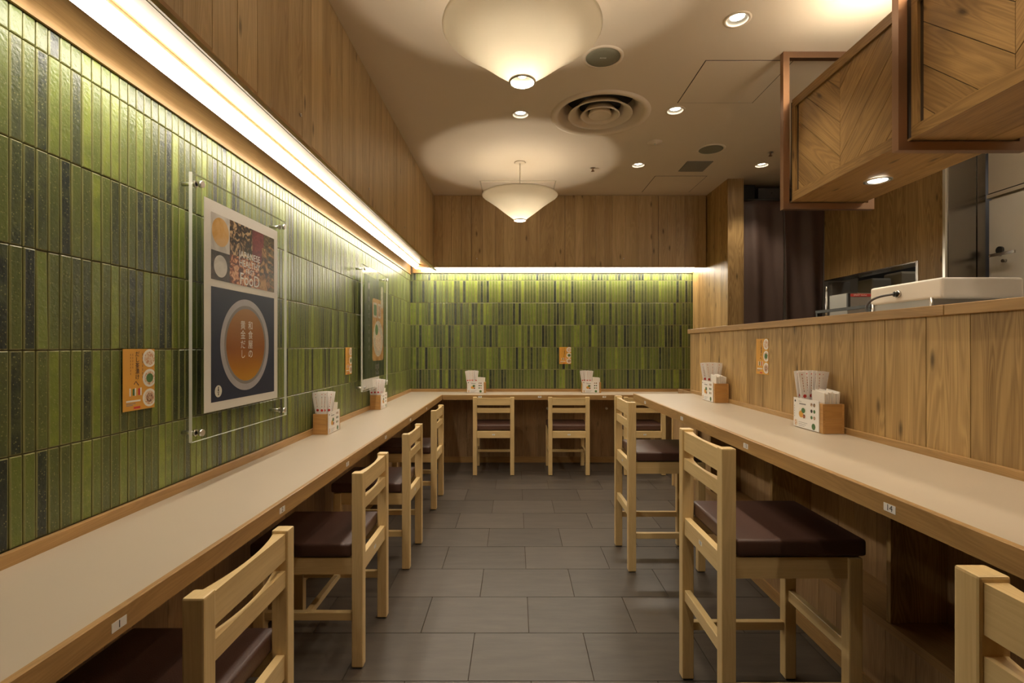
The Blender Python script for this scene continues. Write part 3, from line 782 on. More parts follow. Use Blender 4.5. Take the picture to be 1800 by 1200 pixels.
def napkin_mesh(seed):
    rn = random.Random(seed); mb = MB(); n = 9
    for i in range(n):
        y = -.022+.044*i/(n-1); h = .155+rn.uniform(-.006, .004); tilt = (i-(n-1)/2)*.0012
        sx = .0345+rn.uniform(-.0015, .0015)
        P = [(-sx, y-.0022, .008),(sx, y-.0022, .008),(sx+.006, y-.0018+tilt, h-.006),(-sx-.002, y-.0018+tilt, h)]
        Q = [(p[0], p[1]+.0042, p[2]) for p in P]
        V = [mb.bm.verts.new(p) for p in P+Q]
        for qd in ((0,1,2,3),(5,4,7,6),(1,5,6,2),(4,0,3,7),(3,2,6,7),(0,4,5,1)): mb.face([V[k_] for k_ in qd])
    me = mb.build('napkin_proto', M['napkin']); d = me.data; bpy.data.objects.remove(me); return d
def fill(loc, rz, where, seed, n=12, side=-1, face='y'):
    """packets in one half of the box (side -1: local -x half), napkins in the other"""
    rn = random.Random(seed); R = Matrix.Translation(Vector(loc)) @ Matrix.Rotation(rz, 4, 'Z')
    g = 'paper chopstick sleeves in the box ' + where
    perm = list(range(n)); rn.shuffle(perm)
    for i in range(n):
        c = perm[i]/(n-1)*2-1; o = bpy.data.objects.new('chopstick_sleeve', PK); link(o)
        if face == 'x':     # flat faces look along the box
            px = side*.046 + (-.029+.0053*i); py = c*.014
            m_ = Matrix.Translation((px, py, .0085)) @ Matrix.Rotation(-c*.15, 4, 'X') @ Matrix.Rotation((-.03 if i < n/2 else .03), 4, 'Y') @ Matrix.Rotation(PI/2, 4, 'Z')
        else:               # flat faces look at the card side
            px = side*.046 + c*.024; py = -.027+.0049*i
            m_ = Matrix.Translation((px, py, .0085)) @ Matrix.Rotation(c*.15, 4, 'Y') @ Matrix.Rotation(.015*(1-2*i/n), 4, 'X')
        if rn.random() < .3: m_ = m_ @ Matrix.Rotation(PI, 4, 'Z')
        o.matrix_world = R @ m_
        tag(o, 'white paper chopstick sleeve in the bamboo box ' + where, 'chopstick sleeve', g)
    o = bpy.data.objects.new('napkin_stack', napkin_mesh(seed)); link(o)
    o.matrix_world = R @ Matrix.Translation((-side*.046, 0, 0))
    o['kind'] = 'stuff'
    tag(o, 'folded white paper napkins packed in the bamboo box ' + where, 'napkins')
for i, (x, y, z, rz, where, side) in enumerate((
        (-1.035, 2.765, CT, PI/2, 'nearer on the left counter', -1),
        (-1.035, 3.815, CT, PI/2, 'farther on the left counter', -1),
        (-.393, 5.095, CT, 0, 'at left on the back counter', -1),
        (.765, 5.095, CT, 0, 'at right on the back counter', -1),
        (1.164, 2.935, RT, -PI/2, 'farther on the right counter', -1),
        (1.160, 1.930, RT, -PI/2, 'nearer on the right counter', -1))):
    holder((x, y, z+.001), rz, 'bamboo box with a menu card ' + where, i)
    fill((x, y, z+.001), rz, where, 70+i, 12, side, 'y' if i in (2, 3) else 'x')

# ------------------------------------------------------------------ printed menu stickers on the walls
def sticker(loc, rz, label, flip=False):
    """local: x to the right as read, z up, facing -y"""
    t = thing('menu_sticker', label, 'sticker', loc, rz, 'orange menu stickers'); W, H = .061, .0875
    mb = MB(); mb.box((-W, 0, -H), (W, .001, H), mat=M['orange']); sub('sheet', mb, None, t)
    for i, m_ in enumerate(('rice', 'green', 'meat')):
        cz = .060-.058*i; mb = MB()
        def D(r, m, yy, cx=.040):
            V = []
            for k in range(28):
                a = k*2*PI/28; V.append(mb.bm.verts.new((min(cx+r*math.cos(a), W-.0005), yy, max(-H+.001, min(H-.001, cz+r*.96*math.sin(a))))))
            mb.face(V, m)
        D(.0275, M['whiteink'], -.0004); D(.021, M['rice'], -.0007); D(.014, M[m_], -.0010)
        sub('bowl_picture', mb, None, t)
    vt = 'だし茶漬け'
    for i, ch in enumerate(vt): text(ch, .0165, M['ink'], t, (-.008, -.0006, .072-.0165*i), (PI/2, 0, 0), ext=.0001)
    text('へ', .022, M['ink'], t, (-.012, -.0006, -.012), (PI/2, 0, 0), ext=.0001)
    mb = MB()
    for k in range(7): mb.quad([(.0115, -.0004, .068-.011*k), (.013, -.0004, .068-.011*k), (.013, -.0004, .075-.011*k), (.0115, -.0004, .075-.011*k)], M['ink'])
    for cx, n_ in ((-.026, 5), (-.034, 7)):
        for k in range(n_): mb.quad([(cx, -.0004, .068-.009*k), (cx+.0012, -.0004, .068-.009*k), (cx+.0012, -.0004, .074-.009*k), (cx, -.0004, .074-.009*k)], M['ink'])
    sub('print', mb, None, t)
    for cx, m_ in ((-.042, 'orange'), (-.022, 'green'), (-.001, 'red')):
        mb = MB(); mb.quad([(cx-.004, -.0005, -.045), (cx+.003, -.0005, -.045), (cx+.003, -.0005, -.026), (cx-.004, -.0005, -.026)], M[m_])
        mb.quad([(cx+.004, -.0005, -.046), (cx+.009, -.0005, -.046), (cx+.009, -.0005, -.024), (cx+.004, -.0005, -.024)], M['whiteink']); sub('packet_picture', mb, None, t)
    mb = MB()
    mb.quad([(-.050, -.0005, -.063), (.004, -.0005, -.063), (.004, -.0005, -.058), (-.050, -.0005, -.058)], M['whiteink'])
    for k in range(2): mb.quad([(-.050, -.0004, -.069-.004*k), (-.015-.01*k, -.0004, -.069-.004*k), (-.015-.01*k, -.0004, -.067-.004*k), (-.050, -.0004, -.067-.004*k)], M['grey_ink'])
    mb.quad([(-.022, -.0004, -.083), (.003, -.0004, -.083), (.003, -.0004, -.077), (-.022, -.0004, -.077)], M['red'])
    sub('small_print', mb, None, t)
    return t
sticker((XL+.0065, 1.452, 1.105), PI/2, 'orange menu sticker on the green tiles before the large poster')
sticker((XL+.0065, 3.275, 1.105), PI/2, 'orange menu sticker on the left tiles between the two posters')
sticker((.516, YB-.0065, 1.105), 0, 'orange menu sticker on the tiles of the back wall')
sticker((PX-.0018, 2.486, 1.150), -PI/2, 'orange menu sticker on the oak partition at the right')

# ------------------------------------------------------------------ posters behind acrylic on stand-offs
def poster(y0, label, kind):
    """left wall; local x runs away from the camera (+y world), facing the room"""
    W, H = .66, .862; t = thing('framed_poster', label, 'poster', (XL+.007, y0, .893), PI/2)
    # local frame: x -> +y world, y -> -x world (into the wall); room side is -y
    ya = -.046
    mb = MB()
    a, b = (0, ya-.011, 0), (W, ya, H)
    x0, y0_, z0 = a; x1, y1, z1 = b
    P = [(x0,y0_,z0),(x1,y0_,z0),(x1,y1,z0),(x0,y1,z0),(x0,y0_,z1),(x1,y0_,z1),(x1,y1,z1),(x0,y1,z1)]
    V = [mb.bm.verts.new(p) for p in P]
    for qd, m_ in (((0,3,2,1),'acrylic_edge'),((4,5,6,7),'acrylic_edge'),((0,1,5,4),'acrylic' if kind else 'acrylic_satin'),((2,3,7,6),'acrylic'),((1,2,6,5),'acrylic_edge'),((3,0,4,7),'acrylic_edge')):
        mb.face([V[i] for i in qd], M[m_])
    sub('acrylic_sheet', mb, None, t)
    for sx in (.038, W-.038):
        for sz in (.026, H-.028):
            mb = MB(); mb.cyl((sx, 0, sz), (sx, ya+.0002, sz), .0065, mat=M['chrome']); mb.cyl((sx, ya-.0112, sz), (sx, ya-.022, sz), .011, mat=M['chrome']); mb.cyl((sx, ya+.0002, sz), (sx, ya+.006, sz), .011, mat=M['chrome'])
            sub('standoff', mb.bevel(.001, 1) if False else mb, None, t)
    px0, px1, pz0, pz1 = .080, .598, .083, .808; yp = ya+.0015
    def Q(mb, a, b, c, d, m_, y=0): mb.quad([(a, y, c), (b, y, c), (b, y, d), (a, y, d)], m_)
    mb = MB(); mb.box((px0, ya+.001, pz0), (px1, ya+.0022, pz1), mat=M['card'] if kind == 0 else M['posterdark']); pp = sub('poster_sheet', mb, None, t)
    yy = ya+.0006
    if kind == 0:
        # collage of ingredients
        X0, X1, Z0, Z1 = .118, .567, .538, .768
        mb = MB(); f = lambda u: X0+(X1-X0)*u; g = lambda v: Z0+(Z1-Z0)*v
        Q(mb, f(0), f(.25), g(0), g(.44), M['darkprint'], yy); Q(mb, f(0), f(.25), g(.44), g(1), M['salt'], yy)
        Q(mb, f(.25), f(.60), g(.46), g(1), M['mushroom'], yy); Q(mb, f(.25), f(.72), g(0), g(.46), M['bonito'], yy)
        Q(mb, f(.60), f(.80), g(.46), g(1), M['redcloth'], yy); Q(mb, f(.80), f(1), g(0), g(1), M['kelp'], yy); Q(mb, f(.72), f(.80), g(0), g(.46), M['stick'], yy)
        y2 = yy-.0002
        mb.quad([(f(.74), y2, g(.0)), (f(.93), y2, g(0)), (f(.84), y2, g(.75)), (f(.77), y2, g(.75))], M['stick'])
        mb.quad([(f(.62), y2, g(.46)), (f(.68), y2, g(.46)), (f(.78), y2, g(1)), (f(.68), y2, g(1))], M['redcloth'])
        for i in range(6): mb.quad([(f(.86+.02*(i % 2)), y2-.0001, g(.1+.14*i)), (f(.99), y2-.0001, g(.06+.14*i)), (f(.99), y2-.0001, g(.10+.14*i)), (f(.87), y2-.0001, g(.15+.14*i))], M['stick'])
        for cx, cz, rx, rz_, m_ in ((.125, .74, .115, .22, 'broth_y'), (.125, .22, .09, .17, 'salt')):
            V = [mb.bm.verts.new((f(cx+rx*math.cos(k*PI/16)), y2, g(cz+rz_*math.sin(k*PI/16)))) for k in range(32)]; mb.face(V, M[m_])
        sub('ingredient_collage', mb, None, pp)
        cx = f(.56)
        for s_, sz, z_ in (('JAPANESE', .036, .655), ('HEALTHY', .036, .622), ('FAST', .028, .594), ('FooD', .064, .562)):
            text(s_, sz, M['whiteink'], pp, (cx, yy-.0006, z_), (PI/2, 0, 0))
        mb = MB(); Q(mb, .118, .567, .114, .513, M['navy'], yy); sub('navy_field', mb, None, pp)
        c = (.345, .313)
        def ring(r0, r1, m_, y, nm, wob=0):
            mb = MB(); A = []; B = []
            for k in range(64):
                a = k*2*PI/64; A.append(mb.bm.verts.new((r0*math.cos(a), 0, r0*math.sin(a)))); B.append(mb.bm.verts.new((r1*math.cos(a), 0, r1*math.sin(a))))
            for k in range(64): mb.face([A[k], A[(k+1) % 64], B[(k+1) % 64], B[k]], m_)
            o = mb.build(nm, None, pp); o.location = (c[0], y, c[1]); return o
        def disc(r, m_, y, nm):
            mb = MB(); V = [mb.bm.verts.new((r*math.cos(k*PI/32), 0, r*math.sin(k*PI/32))) for k in range(64)]; mb.face(V, m_); o = mb.build(nm, None, pp); o.location = (c[0], y, c[1]); return o
        disc(.174, M['rim'], yy-.0002, 'bowl_rim'); ring(.138, .150, M['grey_ink'], yy-.0004, 'bowl_inner_rim'); disc(.138, M['broth'], yy-.0006, 'broth_picture')
        for i, ch in enumerate('和食屋の'): text(ch, .036, M['whiteink'], pp, (.372, yy-.0010, .385-.0365*i), (PI/2, 0, 0), ext=.0001)
        for i, ch in enumerate('黄金だし'): text(ch, .036, M['whiteink'], pp, (.318, yy-.0010, .385-.0365*i), (PI/2, 0, 0), ext=.0001)
        mb = MB(); V = [mb.bm.verts.new((.160+.021*math.cos(k*PI/16), yy-.0003, .150+.021*math.sin(k*PI/16))) for k in range(32)]; mb.face(V, M['whiteink'])
        for z_, w_, h_ in ((.162, .005, .004), (.154, .008, .003), (.147, .012, .0012), (.140, .005, .004)): Q(mb, .160-w_/2, .160+w_/2, z_-h_, z_+h_, M['ink'], yy-.0005)
        sub('emblem', mb, None, pp)
    else:
        def rr(x0, x1, z0, z1, r, m_, y, nm):
            mb = MB(); V = []
            for (cx, cz, a0) in ((x1-r, z1-r, 0), (x0+r, z1-r, PI/2), (x0+r, z0+r, PI), (x1-r, z0+r, 1.5*PI)):
                for k in range(7): a = a0+k*PI/12; V.append(mb.bm.verts.new((cx+r*math.cos(a), y, cz+r*math.sin(a))))
            mb.face(V, m_); return sub(nm, mb, None, pp)
        rr(.27, .575, .20, .66, .03, M['tray'], yy-.0002, 'tray_picture')
        mb = MB(); V = [mb.bm.verts.new((.425+.135*math.cos(k*PI/24), yy-.0006, .365+.135*math.sin(k*PI/24))) for k in range(48)]; mb.face(V, M['stone'])
        V = [mb.bm.verts.new((.43+.085*math.cos(k*PI/24), yy-.0008, .345+.07*math.sin(k*PI/24))) for k in range(48)]; mb.face(V, M['rice'])
        V = [mb.bm.verts.new((.38+.04*math.cos(k*PI/24), yy-.0010, .43+.04*math.sin(k*PI/24))) for k in range(48)]; mb.face(V, M['green']); sub('bowl_picture', mb, None, pp)
        rr(.295, .395, .52, .63, .012, M['stone'], yy-.0005, 'dish_picture'); rr(.42, .50, .52, .63, .012, M['stone'], yy-.0005, 'dish_picture')
        rr(.31, .38, .535, .615, .012, M['green'], yy-.0007, 'food_picture'); rr(.43, .49, .535, .615, .012, M['meat'], yy-.0007, 'food_picture')
        rr(.50, .565, .60, .77, .028, M['stone'], yy-.0006, 'spoon_picture')
        for i, ch in enumerate('黄金だしの茶漬け'): text(ch, .040, M['grey_ink'], pp, (.185, yy-.0006, .64-.058*i), (PI/2, 0, 0))
        mb = MB(); V = [mb.bm.verts.new((.185+.018*math.cos(k*PI/16), yy-.0004, .735+.026*math.sin(k*PI/16))) for k in range(32)]; mb.face(V, M['stone']); sub('emblem', mb, None, pp)
        for s_, sz, z_ in (('JAPANESE', .024, .165), ('HEALTHY', .024, .146), ('FAST', .018, .130), ('FooD', .038, .108)): text(s_, sz, M['grey_ink'], pp, (.40, yy-.0006, z_), (PI/2, 0, 0))
        mb = MB(); mb.box((.03, ya+.001, .008), (.46, ya+.002, .079)); sub('white_strip', mb, M['paper'], t)  # plain white strip behind the acrylic, below the poster sheet
    return t
poster(1.600, 'large clear acrylic panel with the bowl of amber broth on navy', 0)
poster(3.384, 'farther acrylic panel on the left wall with a dark tray poster', 1)

# ------------------------------------------------------------------ ceiling fittings
def spot(parent, loc, power, size=math.radians(95), blend=.6, rad=.03):
    l = bpy.data.lights.new('spot_lamp', 'SPOT'); l.energy = power; l.color = WARM; l.spot_size = size; l.spot_blend = blend; l.shadow_soft_size = rad
    o = bpy.data.objects.new('spot_lamp', l); link(o, parent); o.location = loc; return o
def downlight(x, y, z, label, power=P_SPOT, r=.046, tilt=0):
    t = thing('downlight', label, 'light', (x, y, z), 0, 'recessed round downlights')
    if z > 2.3:
        mb = MB(); mb.lathe([(r*1.30, -.0003), (r*1.28, -.003), (r*1.0, -.004), (r*.985, .0)]); sub('trim_ring', mb, M['ceiling'], t)
        mb = MB(); mb.lathe([(r*.985, .0), (r*.93, .010), (r*.68, .012), (r*.66, .030)]); sub('reflector', mb, M['paintgrey'], t)
        mb = MB(); V = [mb.bm.verts.new((r*.69*math.cos(k*PI/16), r*.69*math.sin(k*PI/16), .0125)) for k in range(32)]; mb.face(V); sub('lens', mb, M['lens'], t)
    else:
        mb = MB(); mb.lathe([(r*1.25, -.0002), (r*1.25, -.003), (r*1.02, -.005), (r*.98, -.002)], mat=None); sub('trim_ring', mb, M['chrome'], t)
        mb = MB(); mb.lathe([(r*.99, -.0022), (r*.86, -.0008)]); sub('reflector', mb, M['chrome'], t)
        mb = MB(); V = [mb.bm.verts.new((r*.86*math.cos(k*PI/16), r*.86*math.sin(k*PI/16), -.0012)) for k in range(32)]; mb.face(V); sub('lens', mb, M['lens'], t)
    spot(t, (0, 0, -.012), power)
    return t
downlight(.986, 2.237, ZC, 'ceiling downlight nearest the camera, left of the hanging wooden canopy')
downlight(.984, 3.10, ZC, 'ceiling downlight beside the access panel, right of the round diffuser')
downlight(.985, 4.035, ZC, 'ceiling downlight before the grey ceiling grille')
downlight(1.974, 4.035, ZC, 'ceiling downlight by the tall oak post')
downlight(.032, 3.153, ZC, 'ceiling downlight between the two cone pendants')
downlight(.986, 1.35, ZC, 'ceiling downlight overhead near the right counter')
downlight(.032, .85, ZC, 'ceiling downlight overhead near the camera')
downlight(.986, .45, ZC, 'ceiling downlight over the near end of the right counter')
downlight(1.551, 2.155, 1.910, 'downlight in the underside of the hanging wooden canopy', 12, .042)
downlight(1.551, 1.250, 1.910, 'downlight in the near part of the wooden canopy', 12, .042)
def pendant(x, y, label):
    t = thing('pendant_lamp', label, 'lamp', (x, y, 2.198), 0, 'white cone pendant lamps')
    mb = MB(); mb.lathe([(.046, .0), (.060, .014), (.120, .058), (.200, .122), (.262, .166), (.292, .186), (.299, .193), (.297, .1955), (.290, .189), (.259, .169), (.198, .126), (.118, .062), (.058, .018), (.044, .004), (.046, 0)], seg=72)
    sub('shade', mb, M['shade'], t)
    mb = MB(); mb.lathe([(.047, .002), (.051, -.001), (.051, -.006), (.047, -.008), (.043, -.006), (.043, 0), (.047, .002)], seg=48); sub('bottom_ring', mb, M['white'], t)
    mb = MB(); mb.lathe([(.0005, .014), (.012, .016), (.019, .024), (.021, .034), (.016, .046), (.010, .054), (.0005, .056)], seg=32); sub('bulb', mb, M['bulb'], t)
    mb = MB(); mb.cyl((0, 0, .054), (0, 0, .11), .016, seg=20); sub('socket', mb, M['white'], t)
    mb = MB(); mb.cyl((0, 0, .11), (0, 0, ZC-2.198-.01), .004, seg=12); sub('stem', mb, M['white'], t)
    mb = MB(); mb.lathe([(.0005, ZC-2.198-.007), (.036, ZC-2.198-.006), (.046, ZC-2.198-.001), (.0005, ZC-2.198-.0005)], seg=40); sub('ceiling_rose', mb, M['ceiling'], t)
    return t
pendant(.026, 1.895, 'white cone pendant lamp nearest the camera, cut by the top of the view')
pendant(.036, 3.978, 'white cone pendant lamp hanging before the back wall')
# round air diffuser
t = thing('air_diffuser', 'large round white air diffuser of concentric rings in the ceiling', 'vent', (.53, 3.157, ZC))
mb = MB(); mb.lathe([(.310, -.0005), (.308, -.007), (.290, -.012), (.272, -.009), (.262, .0), (.240, .035), (.215, .055), (.212, .110)], seg=72); sub('outer_ring', mb, M['ceiling'], t)
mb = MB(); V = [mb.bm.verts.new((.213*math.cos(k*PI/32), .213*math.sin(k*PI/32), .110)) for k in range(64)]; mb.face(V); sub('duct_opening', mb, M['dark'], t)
for r0, r1, z0, z1 in ((.200, .128, -.006, .052), (.122, .080, -.008, .040)):
    mb = MB(); mb.lathe([(r0, z0), (r0-.004, z0-.004), (r0-.014, z0+.002), ((r0+r1)/2-.008, (z0+z1)/2-.008), (r1, z1), (r1+.003, z1+.003), ((r0+r1)/2, (z0+z1)/2), (r0-.001, z0+.004), (r0, z0)], seg=64); sub('cone_ring', mb, M['ceiling'], t)
mb = MB(); mb.lathe([(.0005, -.006), (.056, -.006), (.066, -.010), (.072, -.004), (.060, .03), (.0005, .032)], seg=48); sub('centre_cap', mb, M['ceiling'], t)
def speaker(x, y, label):
    t = thing('ceiling_speaker', label, 'speaker', (x, y, ZC), 0, 'round ceiling speakers')
    mb = MB(); mb.lathe([(.102, -.0005), (.101, -.004), (.092, -.006), (.086, -.005), (.086, -.001)], seg=48); sub('rim', mb, M['ceiling'], t)
    mb = MB(); mb.lathe([(.0005, -.005), (.060, -.0048), (.086, -.0035), (.086, -.001)], seg=48); g = sub('grille', mb, M['speaker'], t)
    return t
s1 = speaker(.44, 2.527, 'round green-grey ceiling speaker right of the near cone pendant')
text('BOSE', .014, M['whiteink'], s1, (0, .0, -.0062), (PI, 0, 0), 'badge')
speaker(1.44, 3.709, 'round green-grey ceiling speaker beyond the square grille end of the room')
def panel(x0, x1, y0, y1, label):
    t = thing('access_panel', label, 'panel', ((x0+x1)/2, (y0+y1)/2, ZC), 0, 'square ceiling access panels'); a = (x1-x0)/2; b = (y1-y0)/2
    mb = MB(); mb.box((-a, -b, -.0006), (a, b, -.0001)); sub('gap', mb, M['groove'], t)
    mb = MB(); mb.box((-a+.005, -b+.005, -.0022), (a-.005, b-.005, -.0007)); sub('panel', mb, M['ceiling'], t)
    mb = MB(); mb.cyl((a*.6, b*.9, -.0023), (a*.6, b*.9, -.0035), .006, seg=12); sub('latch', mb, M['chrome'], t)
    return t
panel(.965, 1.415, 2.555, 3.005, 'square access panel in the ceiling next to the wooden canopy')
panel(1.19, 1.635, 4.29, 4.745, 'square access panel in the ceiling next to the back cupboards')
t = thing('ceiling_cassette', 'flat square white unit in the ceiling above the far pendant', 'panel', (.022, 4.59, ZC))
mb = MB(); mb.box((-.335, -.18, -.004), (.335, .18, -.0002)); sub('frame', mb, M['plaster'], t)
mb = MB(); mb.box((-.325, -.17, -.0085), (.325, .17, -.0042)); sub('cover', mb.bevel(.001, 1), M['ceiling'], t)
t = thing('ceiling_grille', 'small square grey louvre grille in the ceiling', 'vent', (1.45, 4.058, ZC))
mb = MB(); mb.box((-.102, -.112, -.006), (.102, .112, -.0003)); sub('frame', mb.bevel(.001, 1), M['paintgrey'], t)
for i in range(9):
    mb = MB(); y = -.088+.022*i; mb.quad([(-.090, y-.008, -.0065), (.090, y-.008, -.0065), (.090, y+.008, -.012), (-.090, y+.008, -.012)]); sub('louvre', mb, M['paintgrey'], t)
t = thing('smoke_detector', 'small round white detector on the ceiling', 'detector', (.993, 3.585, ZC))
mb = MB(); mb.lathe([(.0005, -.012), (.018, -.011), (.022, -.006), (.050, -.005), (.052, -.0004)], seg=40); sub('base', mb, M['ceiling'], t)
mb = MB(); mb.cyl((0, 0, -.011), (0, 0, -.018), .006, seg=12); sub('sensor_tip', mb, M['chrome'], t)
for x, y, lb in ((.63, 4.10, 'small brass sprinkler head left of the far downlight'), (1.91, 3.77, 'small brass sprinkler head near the oak post')):
    t = thing('sprinkler', lb, 'sprinkler', (x, y, ZC), 0, 'ceiling sprinklers')
    mb = MB(); mb.lathe([(.0005, -.003), (.016, -.003), (.020, -.0004)], seg=24); sub('escutcheon', mb, M['chrome'], t)
    mb = MB(); mb.cyl((0, 0, -.003), (0, 0, -.024), .006, seg=12); mb.cyl((0, 0, -.026), (0, 0, -.028), .014, seg=16); mb.cyl((.007, 0, -.018), (.003, 0, -.030), .0018, seg=8); mb.cyl((-.007, 0, -.018), (-.003, 0, -.030), .0018, seg=8); sub('head', mb, M['copper'], t)

# ------------------------------------------------------------------ hanging wooden canopy with copper frames
CX0, CX1, CZ0, CZ1 = 1.364, 1.725, 1.912, 2.410
FY = [2.495, 1.750, 1.005, .260]
t = thing('hanging_canopy', 'long oak herringbone canopy hung from the ceiling in copper tube frames', 'canopy', (1.55, 1.4, CZ0))
O = Vector((1.55, 1.4, CZ0))
def L3(p): return tuple(Vector(p)-O)
mb = MB(); a, b = L3((CX0+.008, .25, CZ0+.008)), L3((CX1, 2.505, CZ1)); mb.box(a, b, 1, M['groove']); sub('core', mb, None, t)
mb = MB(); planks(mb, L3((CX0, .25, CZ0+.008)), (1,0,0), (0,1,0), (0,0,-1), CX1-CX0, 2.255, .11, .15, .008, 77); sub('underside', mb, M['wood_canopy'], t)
FW = .042
for (ya, yb) in ((FY[1]+.02, FY[0]-.02), (FY[2]+.02, FY[1]-.02), (FY[3]+.02, FY[2]-.02)):
    # herringbone strips: planks run down to the middle seam
    mb = MB(); mid = (ya+yb)/2; s = .105
    for side in (0, 1):
        u0, u1 = (ya+FW, mid) if side == 0 else (mid, yb-FW)
        for i in range(-14, 16):
            # strip along direction (mid side lower): slope 42 deg
            sl = math.tan(math.radians(43)); dz = s/math.cos(math.radians(43))
            def zz(yv, k): return (CZ0 - .2 + k*dz) + sl*abs(yv-mid)
            P = [(u0, zz(u0, i)+.0016), (u1, zz(u1, i)+.0016), (u1, zz(u1, i+1)-.0016), (u0, zz(u0, i+1)-.0016)]
            P = clipconvex(P, min(u0,u1)+.0007, max(u0,u1)-.0007, CZ0+FW, CZ1-FW)
            if len(P) < 3: continue
            V = [mb.bm.verts.new(L3((CX0+.004, p[0], p[1]))) for p in P]; V2 = [mb.bm.verts.new(L3((CX0+.0079, p[0], p[1]))) for p in P]
            sg = 1 if side else -1; cs, sn = math.cos(math.radians(43)), math.sin(math.radians(43))*sg
            uv_ = lambda p: (-p[0]*sn+p[1]*cs, p[0]*cs+p[1]*sn)
            mb.face(V, None, [uv_(p) for p in P])
            for k_ in range(len(P)):
                kk = (k_+1) % len(P); mb.face([V[k_], V[kk], V2[kk], V2[k_]], None, [uv_(P[k_]), uv_(P[kk]), uv_(P[kk]), uv_(P[k_])])
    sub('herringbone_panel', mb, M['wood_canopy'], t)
    mb = MB()
    mb.box(L3((CX0-.004, ya, CZ0)), L3((CX0+.008, yb, CZ0+FW)), 1); mb.box(L3((CX0-.004, ya, CZ1-FW)), L3((CX0+.008, yb, CZ1)), 1)
    mb.box(L3((CX0-.004, ya, CZ0+FW)), L3((CX0+.008, ya+FW*.6, CZ1-FW)), 2); mb.box(L3((CX0-.004, yb-FW*.6, CZ0+FW)), L3((CX0+.008, yb, CZ1-FW)), 2)
    sub('panel_border', mb, M['wood_canopy'], t)
for y in FY:
    mb = MB(); q = .015; x0, x1, z0, z1 = 1.320, 1.768, 1.876, ZC-.0005
    for a, b in (((x0, y-q, z0), (x0+.030, y+q, z1)), ((x1-.030, y-q, z0), (x1, y+q, z1)), ((x0+.030, y-q, z0), (x1-.030, y+q, z0+.030)), ((x0+.030, y-q, z1-.030), (x1-.030, y+q, z1))):
        mb.box(L3(a), L3(b), None)
    sub('copper_frame', mb, M['copper'], t)
# uplight strip on top of the canopy
t = thing('uplight_strip', 'warm strip light lying on top of the wooden canopy', 'light', (1.46, 1.40, CZ1+.001))
mb = MB(); mb.box((-.03, -1.1, 0), (.03, .72, .012)); sub('housing', mb, M['white'], t)
mb = MB(); mb.box((-.024, -1.09, .0125), (.024, .71, .016)); sub('diffuser', mb, emit('uplight', (1, .84, .62), 52), t)

# ------------------------------------------------------------------ kitchen things
mb = MB(); t = thing('kitchen_worktop', 'steel kitchen worktop behind the oak partition', 'counter', (1.75, 1.6, 0))
mb = MB(); mb.box((-.30, -1.6, 0), (.40, .72, 1.24)); sub('cupboard', mb, M['steel'], t)
mb = MB(); mb.box((-.31, -1.6, 1.2405), (.42, .74, 1.275)); sub('top', mb.bevel(.003), M['steel'], t)
t = thing('fryer', 'white lidded electric appliance with a grey cable behind the partition', 'appliance', (1.50, 1.95, 1.276))
mb = MB()
ax0, ax1, ay0, ay1 = 0.0, .290, -.178, .180
mb.box((ax0, ay0, .095), (ax1, ay1, .168)); sub('lid', mb.bevel(.012, 4), M['white'], t)
mb = MB(); mb.box((ax0+.006, ay0+.04, .036), (ax1-.01, ay1-.012, .096)); sub('body', mb, M['greysteel'], t)
mb = MB(); mb.box((ax0-.01, ay0-.06, .0), (ax1+.1, ay1+.01, .036)); sub('base_tray', mb.bevel(.004), plain('grey_tray', (.42, .42, .42), .4), t)
for y in (ay0+.045, ay1-.015):
    mb = MB(); mb.cyl((.002, y, .034), (.002, y, .1), .005); sub('post', mb, M['chrome'], t)
mb = MB(); mb.cyl((.004, .02, .128), (-.010, .02, .128), .014, mat=M['steel']); mb.cyl((-.010, .02, .128), (-.018, .02, .128), .010, mat=M['black']); sub('cable_gland', mb, None, t)
mb = MB(); pts = []
for i in range(25):
    u = i/24; pts.append((-.018-.05*math.sin(u*PI*.9), .02+.095*math.sin(u*PI)*1.0-.02*u, .128-.095*u+.012*math.sin(u*PI*2)))
mb.tube(pts, .0045, 10); sub('cable', mb, plain('grey_cable', (.06, .06, .065), .5), t)
t = thing('red_label_carton', 'steel fronted box with a red lettered strip behind the partition', 'box', (1.885, 2.86, 1.232))
mb = MB(); mb.box((0, 0, 0), (.19, .16, .27)); sub('body', mb, M['greysteel'], t)
mb = MB(); mb.box((.002, -.004, .250), (.19, -.0005, .266)); st = sub('label_strip', mb, M['red'], t)
text('SMART kitchen', .012, M['whiteink'], st, (.07, -.006, .258), (PI/2, 0, 0))
mb = MB(); mb.box((-.04, -.04, -1.232), (.22, .18, -.001)); sub('stand', mb, M['greybox'], t)
def simplebox(name, a, b, mat, label, cat, bev=.004):
    mb = MB(); c = ((a[0]+b[0])/2, (a[1]+b[1])/2, a[2]); mb.box(a, b); mb.bevel(bev); return tag(mb.build(name, mat, None, loc=c), label, cat)
simplebox('service_shelf', (KX+.035, 3.40, 0), (3.5, 4.38, 1.30), M['greybox'], 'dark worktop seen inside the pass-through opening', 'worktop')
simplebox('steel_panel', (KX+.025, 4.335, 1.302), (2.885, 4.385, 1.755), M['greysteel'], 'plain steel panel at the left end of the pass-through', 'panel')
simplebox('food_container', (2.85, 4.02, 1.302), (3.005, 4.20, 1.745), plain('grey_bin', (.36, .34, .30), .5), 'grey plastic tub inside the pass-through', 'container', .015)
simplebox('food_container', (3.03, 3.95, 1.302), (3.21, 4.15, 1.79), plain('cream_bin', (.62, .55, .42), .5), 'cream plastic tub inside the pass-through beside the grey one', 'container', .02)
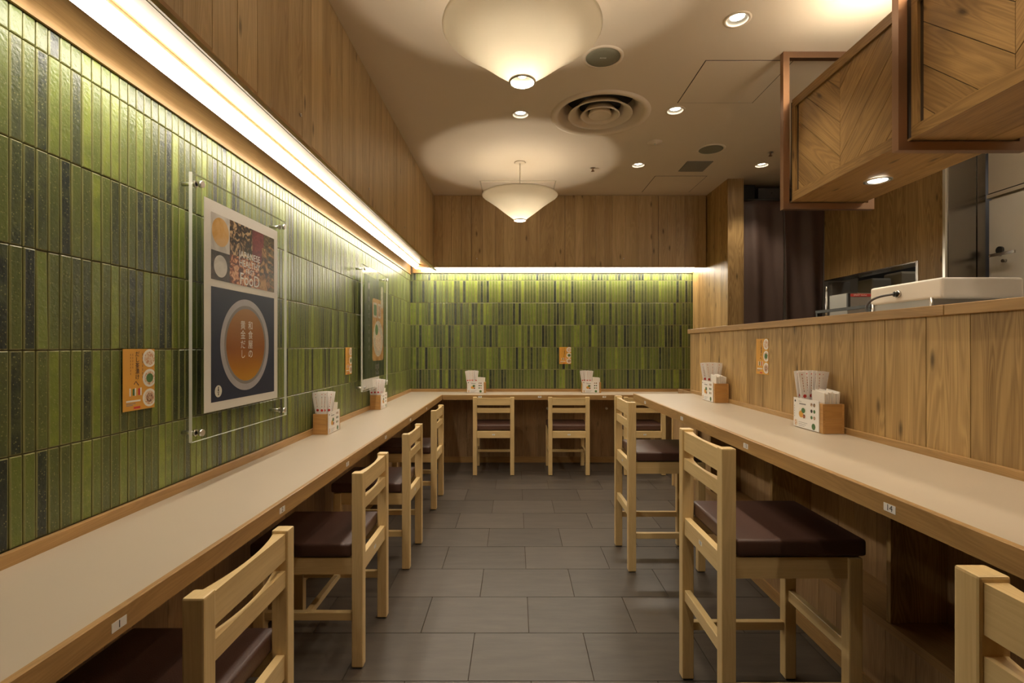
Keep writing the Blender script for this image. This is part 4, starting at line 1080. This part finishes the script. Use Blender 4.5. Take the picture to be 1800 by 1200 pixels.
t = thing('service_fill_light', 'unseen round light added to brighten the room behind the pass-through', 'light', (3.15, 3.75, ZC))  # lamp added out of view to brighten the tubs and panel in the opening
mb = MB(); mb.cyl((0, 0, -.0005), (0, 0, -.03), .08); sub('housing', mb, M['white'], t)
mb = MB(); mb.cyl((0, 0, -.0305), (0, 0, -.04), .07); sub('diffuser', mb, emit('service_fill', (1, .9, .75), 30), t)
t = thing('shelf_rack', 'thin black rack rail standing before the pass-through', 'rack', (1.70, 2.6, 0))
mb = MB(); mb.box((-.008, -.20, 1.385), (.008, .24, 1.400)); sub('rail', mb, M['black'], t)
for y_ in (-.19, .23):
    mb = MB(); mb.box((-.007, y_-.007, 0), (.007, y_+.007, 1.384)); sub('leg', mb, M['black'], t)
mb = MB(); mb.box((-.006, -.036, 1.4005), (.006, -.024, 1.47)); sub('upright', mb, M['black'], t)
mb = MB(); mb.cyl((.014, .175, 1.30), (.014, .175, 1.50), .0055, .004); mb.cyl((.014, .175, 1.50), (.014, .175, 1.53), .003); sub('steel_rod', mb, M['chrome'], t)

# coat hooks under the back counter
for x, lb in ((.33, 'small chrome bag hook under the back counter, left of the pair'), (.94, 'small chrome bag hook under the back counter, right of the pair')):
    t = thing('bag_hook', lb, 'hook', (x, YB-.004, .56), 0, 'bag hooks under the back counter')
    mb = MB(); mb.cyl((0, 0, 0), (0, -.006, 0), .012); sub('rose', mb, M['chrome'], t)
    mb = MB(); mb.cyl((0, -.006, 0), (0, -.03, 0), .006); mb.cyl((0, -.03, 0), (0, -.036, 0), .012); sub('knob', mb, M['chrome'], t)
# support panel at the right end below the back counter
t = thing('support_panel', 'upright oak panel below the counter corner at the right', 'panel', (1.370, 4.05, 0))
mb = MB(); mb.box((-.006, -.25, 0), (.006, .29, .683), 2); sub('board', mb, M['wood_under'], t)
mb = MB(); mb.box((-.018, .291, 0), (.018, .305, .683), 2); sub('edge', mb, M['wood_chair'], t)

# fluorescent fitting on the kitchen ceiling
t = thing('kitchen_light', 'white batten light on the kitchen ceiling behind the canopy', 'light', (2.45, 1.9, ZC))
mb = MB(); mb.box((-.06, -.6, -.05), (.06, .6, -.0005)); sub('housing', mb.bevel(.003), M['white'], t)
mb = MB(); mb.cyl((0, -.58, -.068), (0, .58, -.068), .016); sub('tube', mb, emit('kitchen_tube', (1, .90, .74), 30), t)
mb = MB(); mb.cyl((0, -.58, -.06), (0, -.57, -.048), .012); mb.cyl((0, .57, -.06), (0, .57, -.048), .012); sub('holder', mb, M['white'], t)
